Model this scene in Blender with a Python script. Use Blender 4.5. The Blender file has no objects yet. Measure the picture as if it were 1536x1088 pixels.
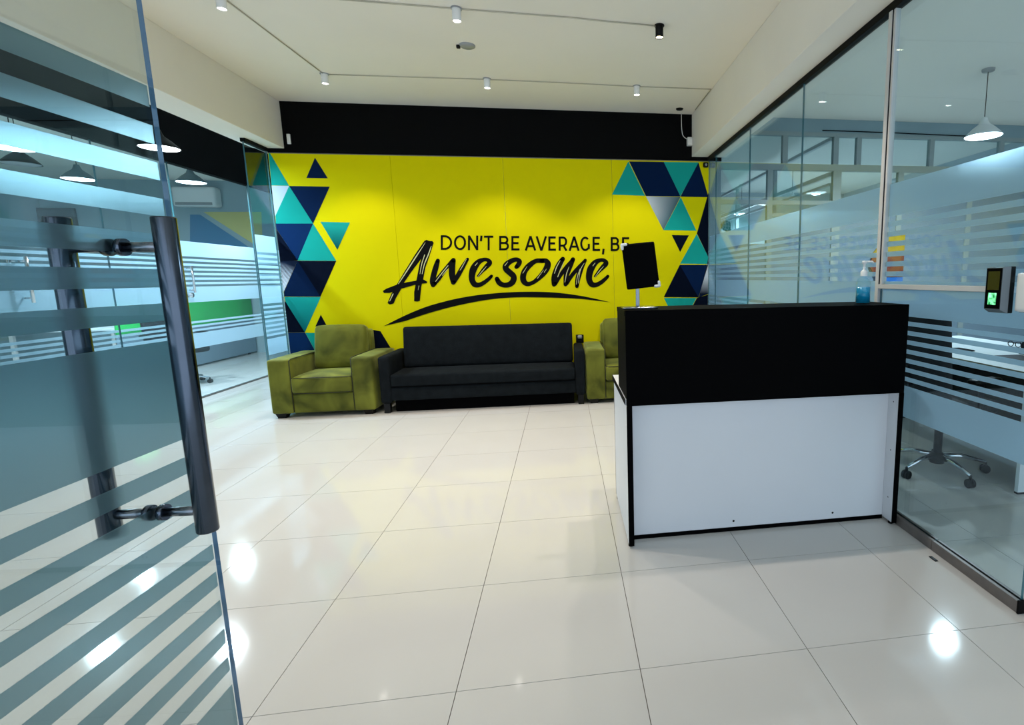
import bpy, bmesh, math, random
from mathutils import Vector, Matrix

random.seed(7)
SC = bpy.context.scene
COL = SC.collection
PI = math.pi

# ------------------------------------------------------------------ camera
F, YAW, PITCH, ROLL = 787.06, 0.1469, -0.1473, -0.0132
CAM = Vector((-0.2121, -1.5901, 1.3145))
PPX, PPY, IW, IH = 964.25, 533.14, 1536.0, 1088.0
_f = Vector((math.sin(YAW) * math.cos(PITCH), math.cos(YAW) * math.cos(PITCH), math.sin(PITCH)))
_r = Vector((math.cos(YAW), -math.sin(YAW), 0))
_u = _r.cross(_f)
RGT = _r * math.cos(ROLL) + _u * math.sin(ROLL)
UPV = -_r * math.sin(ROLL) + _u * math.cos(ROLL)
FWD = _f


def at(px, py, axis, val):
    """photo pixel -> point on the plane axis=val"""
    d = FWD + RGT * ((px - PPX) / F) - UPV * ((py - PPY) / F)
    return CAM + d * ((val - CAM[axis]) / d[axis])


cd = bpy.data.cameras.new('camera')
cam = bpy.data.objects.new('camera', cd)
COL.objects.link(cam)
cd.sensor_fit = 'HORIZONTAL'
cd.sensor_width = 36.0
cd.lens = 36.0 * F / IW
cd.shift_x = (IW / 2 - PPX) / IW
cd.shift_y = -(IH / 2 - PPY) / IW
cd.clip_start = 0.02
m = Matrix.Identity(4)
for i in range(3):
    m[i][0], m[i][1], m[i][2], m[i][3] = RGT[i], UPV[i], -FWD[i], CAM[i]
cam.matrix_world = m
SC.camera = cam

# ------------------------------------------------------------------ world / exposure
w = bpy.data.worlds.new('entrance_daylight_offscreen')   # cool light through the open entrance side behind the camera
SC.world = w
w.use_nodes = True
w.node_tree.nodes['Background'].inputs[0].default_value = (0.70, 0.85, 1.0, 1)
w.node_tree.nodes['Background'].inputs[1].default_value = 0.92
SC.view_settings.view_transform = 'Standard'
SC.view_settings.look = 'None'
SC.view_settings.gamma = 1.0
SC.view_settings.use_curve_mapping = False
SC.view_settings.exposure = 1.02
SPOT_W, SPOT_COL = 36.0, (1.0, 0.91, 0.82)
PEND_W, PEND_COL = 32.0, (0.76, 0.90, 1.0)

# main dimensions (metres)
D = 4.59          # mural face
RX = 1.512        # right glass partition
LX = -4.39        # far left glass partition
CZ = 3.15         # ceiling
SOF = 2.686       # beam undersides
T = 0.6           # floor tile


# ------------------------------------------------------------------ materials
MATS = {}


def lin(c):
    return tuple((x / 12.92 if x <= 0.04045 else ((x + 0.055) / 1.055) ** 2.4) for x in c)


def rgb(r, g, b):
    return lin((r / 255, g / 255, b / 255))


def mat(name, col, rough=0.5, metal=0.0, var=0.0, scale=8.0, bump=0.0, spec=0.5, sheen=0.0, emit=None, estr=0.0, coat=0.0, detail=4.0):
    if name in MATS:
        return MATS[name]
    M = bpy.data.materials.new(name)
    M.use_nodes = True
    nt = M.node_tree
    b = nt.nodes['Principled BSDF']
    b.inputs['Base Color'].default_value = (*col, 1)
    b.inputs['Roughness'].default_value = rough
    b.inputs['Metallic'].default_value = metal
    b.inputs['Specular IOR Level'].default_value = spec
    b.inputs['Sheen Weight'].default_value = sheen
    b.inputs['Coat Weight'].default_value = coat
    if emit:
        b.inputs['Emission Color'].default_value = (*emit, 1)
        b.inputs['Emission Strength'].default_value = estr
    if var or bump:
        tc = nt.nodes.new('ShaderNodeTexCoord')
        n = nt.nodes.new('ShaderNodeTexNoise')
        n.inputs['Scale'].default_value = scale
        n.inputs['Detail'].default_value = detail
        nt.links.new(tc.outputs['Object'], n.inputs['Vector'])
        if var:
            r = nt.nodes.new('ShaderNodeValToRGB')
            r.color_ramp.elements[0].position = 0.3
            r.color_ramp.elements[1].position = 0.7
            r.color_ramp.elements[0].color = (*[c * (1 - var) for c in col], 1)
            r.color_ramp.elements[1].color = (*[min(1, c * (1 + var)) for c in col], 1)
            nt.links.new(n.outputs['Fac'], r.inputs['Fac'])
            nt.links.new(r.outputs['Color'], b.inputs['Base Color'])
        if bump:
            bp = nt.nodes.new('ShaderNodeBump')
            bp.inputs['Strength'].default_value = bump
            bp.inputs['Distance'].default_value = 0.01
            n2 = nt.nodes.new('ShaderNodeTexNoise')
            n2.inputs['Scale'].default_value = scale * 12
            nt.links.new(tc.outputs['Object'], n2.inputs['Vector'])
            nt.links.new(n2.outputs['Fac'], bp.inputs['Height'])
            nt.links.new(bp.outputs['Normal'], b.inputs['Normal'])
    MATS[name] = M
    return M


def emat(name, col, s):
    if name in MATS:
        return MATS[name]
    M = bpy.data.materials.new(name)
    M.use_nodes = True
    nt = M.node_tree
    nt.nodes.clear()
    o = nt.nodes.new('ShaderNodeOutputMaterial')
    e = nt.nodes.new('ShaderNodeEmission')
    e.inputs[0].default_value = (*col, 1)
    e.inputs[1].default_value = s
    nt.links.new(e.outputs[0], o.inputs[0])
    MATS[name] = M
    return M


def glass(name, tint, base=0.03, rough=0.0):
    """thin pane: tinted see-through plus mirror reflection that grows at grazing angles (Schlick)"""
    M = bpy.data.materials.new(name)
    M.use_nodes = True
    nt = M.node_tree
    nt.nodes.clear()
    o = nt.nodes.new('ShaderNodeOutputMaterial')
    tr = nt.nodes.new('ShaderNodeBsdfTransparent')
    tr.inputs[0].default_value = (*tint, 1)
    gl = nt.nodes.new('ShaderNodeBsdfGlossy')
    gl.inputs['Color'].default_value = (0.92, 0.98, 1.0, 1)
    gl.inputs['Roughness'].default_value = rough
    lw = nt.nodes.new('ShaderNodeLayerWeight')
    lw.inputs['Blend'].default_value = 0.5
    p5 = nt.nodes.new('ShaderNodeMath')
    p5.operation = 'POWER'
    p5.inputs[1].default_value = 5.0
    ma = nt.nodes.new('ShaderNodeMath')
    ma.operation = 'MULTIPLY_ADD'
    ma.inputs[1].default_value = 1 - base
    ma.inputs[2].default_value = base
    mx = nt.nodes.new('ShaderNodeMixShader')
    nt.links.new(lw.outputs['Facing'], p5.inputs[0])
    nt.links.new(p5.outputs[0], ma.inputs[0])
    nt.links.new(ma.outputs[0], mx.inputs[0])
    nt.links.new(tr.outputs[0], mx.inputs[1])
    nt.links.new(gl.outputs[0], mx.inputs[2])
    nt.links.new(mx.outputs[0], o.inputs[0])
    MATS[name] = M
    return M


def film(name, col, clear=0.0, blur=0.5):
    """frosted vinyl: scatters light from behind, blurs what stands close to it"""
    M = bpy.data.materials.new(name)
    M.use_nodes = True
    nt = M.node_tree
    nt.nodes.clear()
    o = nt.nodes.new('ShaderNodeOutputMaterial')
    tl = nt.nodes.new('ShaderNodeBsdfTranslucent')
    tl.inputs[0].default_value = (*col, 1)
    df = nt.nodes.new('ShaderNodeBsdfDiffuse')
    df.inputs[0].default_value = (*col, 1)
    rf = nt.nodes.new('ShaderNodeBsdfRefraction')
    rf.inputs['Color'].default_value = (*[min(1, c * 1.25) for c in col], 1)
    rf.inputs['Roughness'].default_value = 0.45
    rf.inputs['IOR'].default_value = 1.12
    tr = nt.nodes.new('ShaderNodeBsdfTransparent')
    tr.inputs[0].default_value = (*col, 1)
    m1 = nt.nodes.new('ShaderNodeMixShader')
    m1.inputs[0].default_value = 0.07
    m2 = nt.nodes.new('ShaderNodeMixShader')
    m2.inputs[0].default_value = blur
    m3 = nt.nodes.new('ShaderNodeMixShader')
    m3.inputs[0].default_value = clear
    nt.links.new(tl.outputs[0], m1.inputs[1])
    nt.links.new(df.outputs[0], m1.inputs[2])
    nt.links.new(m1.outputs[0], m2.inputs[1])
    nt.links.new(rf.outputs[0], m2.inputs[2])
    nt.links.new(m2.outputs[0], m3.inputs[1])
    nt.links.new(tr.outputs[0], m3.inputs[2])
    nt.links.new(m3.outputs[0], o.inputs[0])
    MATS[name] = M
    return M


def grad_mat(name, c0, c1, p0, p1, rough=0.45):
    """printed two-colour gradient between two points (object space = world for these meshes)"""
    M = bpy.data.materials.new(name)
    M.use_nodes = True
    nt = M.node_tree
    b = nt.nodes['Principled BSDF']
    b.inputs['Roughness'].default_value = 0.8
    b.inputs['Specular IOR Level'].default_value = 0.05
    d = Vector(p1) - Vector(p0)
    L2 = d.length_squared
    tc = nt.nodes.new('ShaderNodeTexCoord')
    sub = nt.nodes.new('ShaderNodeVectorMath')
    sub.operation = 'SUBTRACT'
    sub.inputs[1].default_value = p0
    dot = nt.nodes.new('ShaderNodeVectorMath')
    dot.operation = 'DOT_PRODUCT'
    dot.inputs[1].default_value = d / L2
    r = nt.nodes.new('ShaderNodeValToRGB')
    r.color_ramp.elements[0].color = (*c0, 1)
    r.color_ramp.elements[1].color = (*c1, 1)
    nt.links.new(tc.outputs['Object'], sub.inputs[0])
    nt.links.new(sub.outputs[0], dot.inputs[0])
    nt.links.new(dot.outputs['Value'], r.inputs['Fac'])
    nt.links.new(r.outputs['Color'], b.inputs['Base Color'])
    return M


def velvet(name, dark, light):
    M = bpy.data.materials.new(name)
    M.use_nodes = True
    nt = M.node_tree
    b = nt.nodes['Principled BSDF']
    b.inputs['Roughness'].default_value = 0.75
    b.inputs['Specular IOR Level'].default_value = 0.2
    b.inputs['Sheen Weight'].default_value = 0.6
    b.inputs['Sheen Roughness'].default_value = 0.35
    b.inputs['Sheen Tint'].default_value = (0.75, 0.8, 0.3, 1)
    tc = nt.nodes.new('ShaderNodeTexCoord')
    n = nt.nodes.new('ShaderNodeTexNoise')
    n.inputs['Scale'].default_value = 3.4
    n.inputs['Detail'].default_value = 3
    n.inputs['Distortion'].default_value = 0.5
    r = nt.nodes.new('ShaderNodeValToRGB')
    r.color_ramp.elements[0].position = 0.28
    r.color_ramp.elements[1].position = 0.72
    r.color_ramp.elements[0].color = (*dark, 1)
    r.color_ramp.elements[1].color = (*light, 1)
    nt.links.new(tc.outputs['Object'], n.inputs['Vector'])
    nt.links.new(n.outputs['Fac'], r.inputs['Fac'])
    nt.links.new(r.outputs['Color'], b.inputs['Base Color'])
    MATS[name] = M
    return M


M_ceil = mat('ceiling_paint', rgb(242, 236, 226), 0.85, var=0.02, scale=1.2)
M_beam = mat('beam_paint', rgb(238, 232, 222), 0.8, var=0.025, scale=1.5)
M_black = mat('black_paint', rgb(5, 5, 6), 0.7, spec=0.08)
M_wallw = mat('white_wall', rgb(196, 204, 208), 0.8, var=0.02, scale=2)
M_wallg = mat('grey_wall', rgb(150, 170, 176), 0.8, var=0.03, scale=2)
M_tile = mat('polished_tile', rgb(198, 195, 190), 0.075, var=0.015, scale=2.5, spec=0.4)
M_grout = mat('grout', rgb(96, 84, 70), 0.9, var=0.2, scale=30)
M_glass = glass('pane_glass', (0.87, 0.95, 0.97))
M_gdoor = glass('door_glass', (0.91, 0.95, 0.955), 0.05)
M_gedge = mat('glass_edge', rgb(58, 104, 112), 0.15, spec=0.8)
M_gedged = mat('door_glass_edge', rgb(66, 104, 136), 0.15, spec=0.6)
M_film = film('frost_film', rgb(212, 226, 236), 0.03, 0.42)
M_filmd = film('door_frost_film', rgb(172, 190, 195), 0.03, 0.74)
M_alu = mat('white_aluminium', rgb(205, 202, 200), 0.4, var=0.02)
M_alug = mat('grey_channel', rgb(112, 106, 102), 0.4, metal=0.3, var=0.1, scale=20)
M_alubr = mat('olive_aluminium', rgb(160, 170, 168), 0.5, var=0.03)
M_trim = mat('black_trim', rgb(7, 7, 8), 0.55, spec=0.1)
M_steel = mat('brushed_steel', rgb(120, 126, 134), 0.22, metal=1.0, var=0.06, scale=40)
M_steeld = mat('dark_steel', rgb(84, 92, 104), 0.17, metal=1.0, var=0.06, scale=40)
M_rubber = mat('black_rubber', rgb(14, 15, 16), 0.6)
M_yel = mat('mural_yellow', rgb(222, 210, 4), 0.8, spec=0.05, var=0.03, scale=1.1)
M_teal = mat('mural_teal', rgb(24, 160, 148), 0.8, spec=0.05, var=0.03, scale=2)
M_navy = mat('mural_navy', rgb(6, 30, 66), 0.8, spec=0.05, var=0.06, scale=2)
M_navyD = mat('mural_dark_navy', rgb(4, 12, 30), 0.8, spec=0.05)
M_navyB = mat('mural_blue_navy', rgb(8, 40, 84), 0.8, spec=0.05)
M_mwhite = mat('mural_white', rgb(190, 205, 220), 0.8, spec=0.05)
M_ink = mat('mural_black', rgb(5, 5, 7), 0.7, spec=0.1)
M_streak = mat('mural_brush_streak', rgb(206, 204, 150), 0.55)
M_olive = velvet('olive_velvet', rgb(48, 53, 10), rgb(122, 125, 44))
M_pipe = mat('dark_piping', rgb(30, 34, 8), 0.7)
M_char = mat('charcoal_fabric', rgb(23, 27, 30), 0.95, var=0.2, scale=14, bump=0.25, spec=0.05)
M_charD = mat('seam_and_shade_black', rgb(4, 4, 5), 0.95, spec=0.05)  # black for the seat seam and the block of shade under the sofa
M_dblack = mat('black_laminate', rgb(3, 3, 4), 0.6, spec=0.03)
M_dwhite = mat('white_laminate', rgb(214, 217, 222), 0.4, var=0.012, scale=3)
M_plastw = mat('white_plastic', rgb(232, 232, 230), 0.35)
M_plastg = mat('grey_plastic', rgb(150, 152, 154), 0.4)
M_plastb = mat('black_plastic', rgb(8, 8, 9), 0.45, spec=0.2)
M_chrome = mat('chrome', rgb(205, 208, 212), 0.1, metal=1.0)
M_seat = mat('black_seat_fabric', rgb(20, 22, 25), 0.85, var=0.2, scale=20)
M_green = mat('green_screen_fabric', rgb(40, 200, 92), 0.8, var=0.05, scale=10)
M_table = mat('pale_table', rgb(214, 220, 222), 0.4)
M_lowp = mat('grey_blue_panel', rgb(128, 146, 160), 0.6, var=0.03, scale=2)
M_shade = mat('grey_shade', rgb(84, 108, 114), 0.5)
M_spot = emat('spot_glow', (1.0, 0.95, 0.85), 14.0)
M_spotw = emat('warm_spot_glow', (1.0, 0.88, 0.5), 12.0)
M_pend = emat('pendant_glow', (0.86, 0.95, 1.0), 9.0)


# ------------------------------------------------------------------ mesh helpers
class MB:
    def __init__(s):
        s.v, s.f, s.mi, s.sm = [], [], [], []

    def add(s, vs, fs, mi=0, smooth=False):
        o = len(s.v)
        s.v += [tuple(v) for v in vs]
        for f in fs:
            s.f.append([i + o for i in f])
            s.mi.append(mi)
            s.sm.append(smooth)
        return s

    def box(s, x0, x1, y0, y1, z0, z1, mi=0):
        v = [(x, y, z) for x in (x0, x1) for y in (y0, y1) for z in (z0, z1)]
        f = [(0, 1, 3, 2), (4, 6, 7, 5), (0, 4, 5, 1), (2, 3, 7, 6), (0, 2, 6, 4), (1, 5, 7, 3)]
        return s.add(v, f, mi)

    def rbox(s, x0, x1, y0, y1, z0, z1, r=0.02, n=8, bulge=(0, 0, 0), mi=0):
        """rounded, optionally puffed box"""
        c = Vector(((x0 + x1) / 2, (y0 + y1) / 2, (z0 + z1) / 2))
        h = Vector(((x1 - x0) / 2, (y1 - y0) / 2, (z1 - z0) / 2))
        r = min(r, h.x * 0.98, h.y * 0.98, h.z * 0.98)
        bm = bmesh.new()
        bmesh.ops.create_cube(bm, size=2)
        bmesh.ops.subdivide_edges(bm, edges=bm.edges[:], cuts=n, use_grid_fill=True)

        def warp(t, hh):
            # concentrate vertices near the rounded rim
            k = r / hh
            a = abs(t)
            b = (a / 0.7) * (1 - k) if a < 0.7 else (1 - k) + (a - 0.7) / 0.3 * k
            return math.copysign(b * hh, t)
        for v in bm.verts:
            p = Vector((warp(v.co.x, h.x), warp(v.co.y, h.y), warp(v.co.z, h.z)))
            q = Vector([max(-(h[i] - r), min(h[i] - r, p[i])) for i in range(3)])
            d = p - q
            if d.length > 1e-6:
                p = q + d.normalized() * r
            for i in range(3):
                if bulge[i]:
                    j, k = (i + 1) % 3, (i + 2) % 3
                    p[i] += math.copysign(1, p[i]) * bulge[i] * max(0, 1 - (p[j] / h[j]) ** 2) * max(0, 1 - (p[k] / h[k]) ** 2) * abs(p[i]) / h[i]
            v.co = p + c
        bm.verts.index_update()
        s.add([v.co[:] for v in bm.verts], [[v.index for v in f.verts] for f in bm.faces], mi, True)
        bm.free()
        return s

    def tube(s, pts, rad, n=10, mi=0, caps=True):
        pts = [Vector(p) for p in pts]
        rs = rad if isinstance(rad, (list, tuple)) else [rad] * len(pts)
        vs, fs = [], []
        ref = None
        for i, p in enumerate(pts):
            t = (pts[min(i + 1, len(pts) - 1)] - pts[max(i - 1, 0)]).normalized()
            if ref is None:
                ref = Vector((0, 0, 1)) if abs(t.z) < 0.9 else Vector((1, 0, 0))
            a = t.cross(ref).normalized()
            b = t.cross(a).normalized()
            ref = -b if abs(t.dot(b)) < 1 else ref
            ref = b.cross(t) if False else ref
            for k in range(n):
                an = 2 * PI * k / n
                vs.append(p + a * math.cos(an) * rs[i] + b * math.sin(an) * rs[i])
        for i in range(len(pts) - 1):
            for k in range(n):
                fs.append((i * n + k, i * n + (k + 1) % n, (i + 1) * n + (k + 1) % n, (i + 1) * n + k))
        s.add(vs, fs, mi, True)
        if caps:
            o = len(s.v) - len(vs)
            s.f.append([o + k for k in range(n)][::-1]); s.mi.append(mi); s.sm.append(False)
            e = o + (len(pts) - 1) * n
            s.f.append([e + k for k in range(n)]); s.mi.append(mi); s.sm.append(False)
        return s

    def lathe(s, prof, c=(0, 0, 0), n=24, mi=0, axis='z'):
        """prof: list of (radius, height)"""
        vs, fs = [], []
        for r, h in prof:
            for k in range(n):
                a = 2 * PI * k / n
                p = (r * math.cos(a), r * math.sin(a), h)
                if axis == 'x':
                    p = (p[2], p[0], p[1])
                elif axis == 'y':
                    p = (p[0], p[2], p[1])
                vs.append((p[0] + c[0], p[1] + c[1], p[2] + c[2]))
        for i in range(len(prof) - 1):
            for k in range(n):
                fs.append((i * n + k, i * n + (k + 1) % n, (i + 1) * n + (k + 1) % n, (i + 1) * n + k))
        return s.add(vs, fs, mi, True)

    def disc(s, c, r, n=24, mi=0, axis='z', flip=False):
        vs = []
        for k in range(n):
            a = 2 * PI * k / n
            p = (r * math.cos(a), r * math.sin(a), 0)
            if axis == 'x':
                p = (0, p[0], p[1])
            elif axis == 'y':
                p = (p[0], 0, p[1])
            vs.append((p[0] + c[0], p[1] + c[1], p[2] + c[2]))
        f = list(range(n))
        return s.add(vs, [f[::-1] if flip else f], mi)

    def slab(s, pts, off, mi=0):
        """prism: polygon pts extruded by vector off"""
        n = len(pts)
        o = Vector(off)
        vs = [Vector(p) for p in pts] + [Vector(p) + o for p in pts]
        fs = [list(range(n)), list(range(n, 2 * n))[::-1]] + [(i, i + n, (i + 1) % n + n, (i + 1) % n) for i in range(n)]
        return s.add(vs, fs, mi)


def kind_of(o, k):
    o['kind'] = k


def build(name, mb, mats, parent=None, bevel=0.0, fix=True):
    me = bpy.data.meshes.new(name)
    off = Vector((0, 0, 0))
    if parent is not None:
        off = parent_off.get(parent.name, Vector((0, 0, 0)))
    me.from_pydata([tuple(Vector(v) - off) for v in mb.v], [], mb.f)
    mats = mats if isinstance(mats, (list, tuple)) else [mats]
    for mm in mats:
        me.materials.append(mm)
    for p, i, sm in zip(me.polygons, mb.mi, mb.sm):
        p.material_index = i
        p.use_smooth = sm
    if fix:
        bm = bmesh.new()
        bm.from_mesh(me)
        bmesh.ops.recalc_face_normals(bm, faces=bm.faces[:])
        bm.to_mesh(me)
        bm.free()
    me.update()
    o = bpy.data.objects.new(name, me)
    COL.objects.link(o)
    if parent is not None:
        o.parent = parent
    if bevel:
        b = o.modifiers.new('bevel', 'BEVEL')
        b.width = bevel
        b.segments = 2
        b.limit_method = 'ANGLE'
        b.angle_limit = math.radians(50)
    return o


parent_off = {}   # world offset of every root built in world coordinates


def thing(name, label, cat, loc=(0, 0, 0), group=None, local=False):
    o = bpy.data.objects.new(name, None)
    COL.objects.link(o)
    o.location = loc
    o['label'] = label
    o['category'] = cat
    if group:
        o['group'] = group
    parent_off[o.name] = Vector((0, 0, 0)) if local else Vector(loc)
    return o


def sub(parent):
    """a part used as a parent keeps its root's offset"""
    parent_off[parent.name] = parent_off.get(parent.parent.name, Vector((0, 0, 0))) if parent.parent else Vector((0, 0, 0))
    return parent


def tag(o, label, cat, group=None):
    o['label'] = label
    o['category'] = cat
    if group:
        o['group'] = group
    return o


def struct_root(name, label=None, loc=(0, 0, 0)):
    o = bpy.data.objects.new(name, None)
    COL.objects.link(o)
    o.location = loc
    o['kind'] = 'structure'
    if label:
        o['label'] = label
    parent_off[o.name] = Vector(loc)
    return o


def struct(name, mb, m_, label=None, bevel=0.0):
    o = build(name, mb, m_, None, bevel)
    o['kind'] = 'structure'
    if label:
        o['label'] = label
    return o


def copy_tree(o, parent=None):
    c = o.copy()
    COL.objects.link(c)
    c.parent = parent
    for ch in list(o.children):
        copy_tree(ch, c)
    return c


# ------------------------------------------------------------------ floor with tiles
fl = struct('floor', MB().box(-9.2, 6.2, -4.6, 10.0, -0.12, -0.006), M_grout, 'polished cream floor tiles with dark joints')
g = 0.0013
tm = MB()
hx = T / 2 - g
tm.add([(-hx, -hx, 0), (hx, -hx, 0), (hx, hx, 0), (-hx, hx, 0), (-hx, -hx, -0.006), (hx, -hx, -0.006), (hx, hx, -0.006), (-hx, hx, -0.006)],
       [(0, 1, 2, 3), (0, 4, 5, 1), (1, 5, 6, 2), (2, 6, 7, 3), (3, 7, 4, 0)])
tile0 = None
rest = MB()
n_t = 0
for i in range(-15, 10):
    for j in range(-7, 16):
        cx, cy = (i + 0.5) * T, (j + 0.5) * T
        near = (-8 <= i <= 5 and -3 <= j <= 7) or (-8 <= i <= -6 and 8 <= j <= 13) or (-12 <= i <= -9 and 6 <= j <= 13)
        if near and n_t < 290:
            n_t += 1
            if tile0 is None:
                tile0 = build('tile', tm, M_tile, fl)
                tile0.location = (cx, cy, 0)
            else:
                c = tile0.copy()
                COL.objects.link(c)
                c.parent = fl
                c.location = (cx, cy, 0)
        else:
            rest.add([(v[0] + cx, v[1] + cy, v[2]) for v in tm.v], [f for f in tm.f])
ro = build('outer_tiles', rest, M_tile, fl)
ro['kind'] = 'stuff'

# ------------------------------------------------------------------ ceiling, beams, outer walls
struct('ceiling', MB().box(-9.2, 6.2, -4.6, 10.0, CZ, CZ + 0.1), M_ceil, 'plain cream painted ceiling')
struct('trim_1', MB().box(-3.33, -3.025, -4.5, D + 0.01, SOF, CZ), M_beam, 'cream ceiling beam beside the passage', 0.004)
struct('trim_2', MB().box(1.305, 1.66, -4.5, D + 0.01, SOF, CZ), M_beam, 'cream ceiling beam above the glass partition', 0.004)
wb = struct_root('wall_back', 'wall carrying the yellow mural with a black band above')
build('core', MB().box(-3.19, 1.66, 4.602, 4.72, 0, CZ), M_wallg, wb)
build('black_band', MB().box(-3.19, 1.66, 4.586, 4.602, 2.645, CZ - 0.001), M_black, wb)
struct('wall_west', MB().box(-9.3, -9.2, -4.6, 10.0, 0, CZ), M_wallg)
struct('wall_east', MB().box(6.2, 6.3, -4.6, 10.0, 0, CZ), M_wallw)
struct('wall_north', MB().box(-9.2, 6.2, 10.0, 10.1, 0, CZ), M_wallw)
struct('wall_inner', MB().box(-3.19, -3.07, 4.72, 10.0, 0, CZ), M_wallw)


# ------------------------------------------------------------------ glass partitions
def pane(parent, plane, x, y0, y1, z0, z1, t=0.006, gm=None, em=None, name='pane'):
    """glass sheet on plane x=const ('x') or y=const ('y'); edges get the edge material"""
    mb = MB()
    if plane == 'x':
        v = [(xx, yy, zz) for xx in (x - t, x + t) for yy in (y0, y1) for zz in (z0, z1)]
    else:
        v = [(yy, xx, zz) for xx in (x - t, x + t) for yy in (y0, y1) for zz in (z0, z1)]
    f = [(0, 1, 3, 2), (4, 6, 7, 5), (0, 4, 5, 1), (2, 3, 7, 6), (0, 2, 6, 4), (1, 5, 7, 3)]
    mb.add(v, f)
    mb.mi = [0, 0, 1, 1, 1, 1]
    return build(name, mb, [gm or M_glass, em or M_gedge], parent)


# film pattern measured on the right partition (z ranges that are frosted)
def pattern():
    bands = [(1.617, 1.785)]
    z = 1.617
    for k in range(7):
        z -= 0.0262
        bands.append((z - 0.0262, z))
        z -= 0.0262
    bands[-1] = (1.100, bands[-1][1])
    z = 1.100
    for k in range(8):
        z -= 0.0253
        bands.append((z - 0.0222, z))
        z -= 0.0222
    bands[-1] = (0.578, bands[-1][1])
    return bands


BANDS = pattern()
# the far left partition has a clear window between its two groups of stripes
BANDS_L = [b for b in BANDS if b[0] > 1.09] + [(0.862, 0.886), (0.816, 0.84), (0.77, 0.794), (0.578, 0.748)]

wr = struct_root('wall_right', 'frameless glass office partition with frosted stripes and black head trim')
ys = [0.056, 1.085, 2.127, 3.212, 4.30, 4.585]
for k in range(1, 5):
    a = ys[k] + (0.035 if k == 1 else 0.002)
    pane(wr, 'x', RX, a, ys[k + 1] - 0.002, 0.05, 2.648)
pane(wr, 'x', RX, ys[0], ys[1], 0.05, 1.236)
pane(wr, 'x', RX, ys[0], ys[1], 1.262, 2.648)
for z0, z1 in BANDS:
    build('film_stripe', MB().box(RX + 0.0065, RX + 0.0075, ys[0] + 0.003, ys[1] - 0.002, z0, z1), M_film, wr)
    build('film_stripe', MB().box(RX + 0.0065, RX + 0.0075, ys[1] + 0.037, 4.58, z0, z1), M_film, wr)
build('head_trim', MB().box(RX - 0.022, RX + 0.022, -1.4, 4.588, 2.646, SOF), M_trim, wr, 0.002)
build('base_channel', MB().box(RX - 0.022, RX + 0.022, 0.54, 4.588, 0, 0.05), M_alug, wr, 0.002)
build('base_channel', MB().box(RX - 0.022, RX + 0.022, 0.052, 0.537, 0, 0.05), M_alug, wr, 0.002)
build('end_cap', MB().box(RX - 0.024, RX + 0.024, 0.044, 0.052, 0, 0.056), M_trim, wr, 0.001)
build('post', MB().box(RX - 0.02, RX + 0.02, 1.088, 1.117, 0.05, 2.648), M_alu, wr, 0.002)
build('post_gasket', MB().box(RX - 0.017, RX + 0.017, 1.082, 1.0875, 1.262, 2.648), M_trim, wr)
build('post_stop', MB().box(RX - 0.014, RX + 0.014, 1.066, 1.0815, 1.262, 2.648), M_alu, wr)
build('rail', MB().box(RX - 0.02, RX + 0.02, 0.25, 1.088, 1.237, 1.261), M_alu, wr, 0.002)

# far left partition
wl = struct_root('wall_left', 'glass office partition beyond the passage with a black fascia above')
build('fascia', MB().box(LX - 0.05, LX + 0.03, -4.5, 10.0, 2.61, CZ - 0.001), M_black, wl)
ylist = [-1.2, 0.2, 1.55, 2.9, 4.05, 4.985, 6.45, 8.0, 9.98]
for k in range(len(ylist) - 1):
    pane(wl, 'x', LX, ylist[k] + 0.003, ylist[k + 1] - 0.003, 0.02, 2.612)
for z0, z1 in BANDS_L:
    build('film_stripe', MB().box(LX - 0.0075, LX - 0.0065, -1.2, 9.97, z0, z1), M_film, wl)
build('base_channel', MB().box(LX - 0.012, LX + 0.012, -1.2, 9.98, 0, 0.018), M_alug, wl)
for yy in (5.035,):
    lk = build('lock', MB().lathe([(0, -0.05), (0.026, -0.05), (0.028, -0.045), (0.028, 0.045), (0.026, 0.05), (0, 0.05)], (LX, yy, 1.184), 16, axis='x'), M_chrome, wl)
for yy, zz, hgt in ((3.15, 1.36, 0.36), (5.0, 1.36, 0.3)):
    for sx in (-1, 1):
        hb = build('handle', MB().tube([(LX + sx * 0.06, yy + 0.06, zz - hgt / 2), (LX + sx * 0.06, yy + 0.06, zz + hgt / 2)], 0.012), M_chrome, wl)
        sub(hb)
        for dz in (-0.4, 0.4):
            build('standoff', MB().tube([(LX + sx * 0.007, yy + 0.06, zz + dz * hgt), (LX + sx * 0.06, yy + 0.06, zz + dz * hgt)], 0.008), M_chrome, hb)

# narrow fixed side panel next to the mural
tr3 = struct_root('window_1', 'narrow fixed glass side panel between the mural and the passage')
pane(tr3, 'x', -3.2, 4.185, 4.585, 0.02, 2.655)
for z0, z1 in BANDS:
    build('film_stripe', MB().box(-3.2075, -3.2065, 4.19, 4.58, z0, z1), M_film, tr3)
build('head_trim', MB().box(-3.222, -3.178, 4.18, 4.588, 2.652, SOF), M_trim, tr3)
build('base_channel', MB().box(-3.215, -3.185, 4.185, 4.585, 0, 0.02), M_alug, tr3)

# rear partition of the right-hand office: aluminium frames, clear clerestory, bright panes
pr = struct_root('window_2', 'grey aluminium framed glazed partition at the back of the right office')


def fbar(x0, x1, z0, z1, nm='frame_bar'):
    build(nm, MB().box(x0, x1, 4.60, 4.66, z0, z1), M_alubr, pr, 0.002)


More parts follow.
